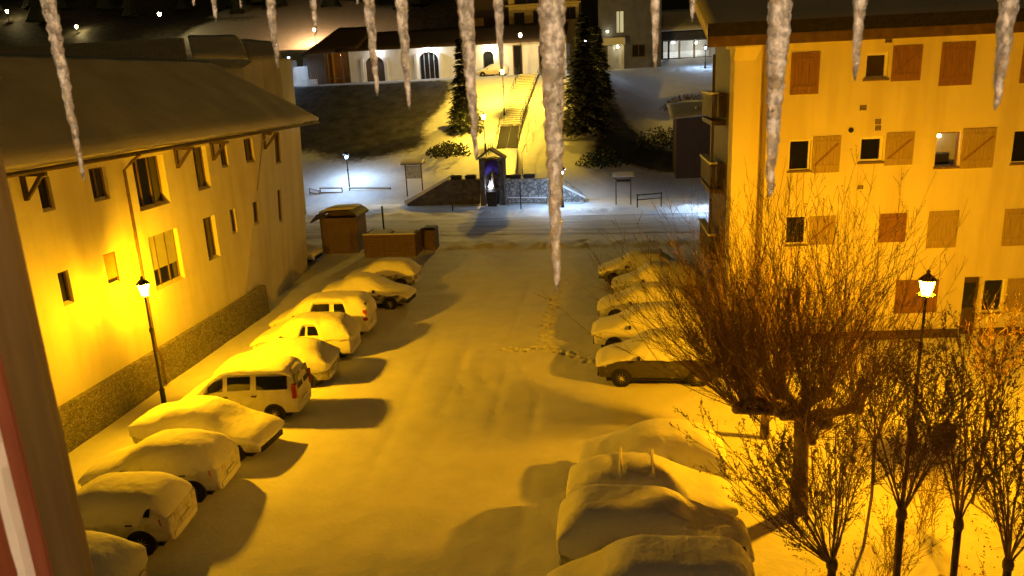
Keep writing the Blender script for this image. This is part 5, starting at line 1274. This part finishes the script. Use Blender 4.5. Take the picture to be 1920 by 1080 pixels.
for k, (x0, y0, x1, y1, wd, lab) in enumerate(IC):
    rnd = random.Random(100 + k); Yd = 1.25 + .06 * math.sin(k * 2.1)
    dx, dy = (x1 - x0) / max(1, y1 - y0), 1
    A, B_ = aty(x0 - dx * 90, y0 - 90, Yd), aty(x1, y1, Yd); Lz = (A - B_).length
    rpx = wd / 2 / FPX * Yd; n = max(10, int(Lz / .0085)); path = []; rad = []
    B_ = Vector((A.x, A.y, B_.z)) * .35 + B_ * .65
    for i in range(n + 1):
        f = i / n; p = A.lerp(B_, f); p += Vector((.10 * rpx * nn(f * Lz * 40, k, 1.), .10 * rpx * nn(f * Lz * 40, k, 5.), 0)) * (4 if k == 0 else 2)
        tp = (1 - .78 * f ** 1.25) if Lz > .12 else (1 - .7 * f)
        bumpy = 1 + (.16 if k in (0,) else .09) * math.sin(f * Lz * 330 + k) + .16 * nn(f * Lz * 60, k * 3.3)
        r_ = rpx * 1.12 * tp * bumpy
        if i == n: r_ *= .35
        elif i == n - 1: r_ *= .8
        path.append(p); rad.append(max(.0008, r_))
    m = MB(); m.tube(path, rad, 12)
    tag(m.build('icicle', M['ice'], o=A, smooth=True), lab, 'icicle', 'icicles hanging in front of the window')
# the window's own frame at the left
Yw = .72
wf = thing('window_frame', 'dark brown window frame with red-brown edge and peeling white strip', 'window frame', (aty(60, 900, Yw).x, Yw, 10))
def vboard(pxa, pxb, py, w0, w1, mat, nm, zt=11.25, zb=9.6, wavy=0.):
    a, b_ = aty(pxa, py, Yw).x, aty(pxb, py, Yw).x; m = MB(); n = 60; rings = []
    for k in range(n + 1):
        z = zb + (zt - zb) * k / n; e = wavy * nn(z * 25, pxa) ; e2 = wavy * nn(z * 40, pxb + 9)
        rings.append([(a + e, Yw + w0, z), (b_ + e2, Yw + w0, z), (b_ + e2, Yw + w1, z), (a + e, Yw + w1, z)])
    m.ring_loft(rings); m.build(nm, M[mat], wf)
vboard(58, 126, 900, .0, .01, 'frame_wood', 'board')
vboard(112, 129, 900, -.006, -.0005, 'frame_wood', 'edge_bead')
vboard(26, 53, 900, -.002, .01, 'wood_red', 'inner_edge', wavy=.0)
vboard(4, 22, 900, -.012, .005, 'white_paint', 'white_strip', wavy=.0035)
vboard(-80, 2, 900, -.01, .01, 'wood_red', 'outer_edge')
# warm lamp added out of view for the room light on icicles and frame
rl = thing('added_room_lamp', 'small warm lamp beside the window the picture is taken from', 'lamp', (.25, -.55, 11.9))
m = MB(); m.lathe([(0, -.09), (.05, -.06), (.06, 0), (.05, .06), (.02, .09), (0, .1)], (.25, -.55, 11.9), 12); m.build('bulb', emit('added_room_bulb', (1, .64, .34), 1100), rl, smooth=True)
m = MB(); m.tube([(.25, -.55, 12.0), (.25, -.55, 12.4)], .01, 5); m.lathe([(.02, .12), (.1, .1), (.03, .2)], (.25, -.55, 11.9), 12); m.build('fitting', M['metal'], rl)
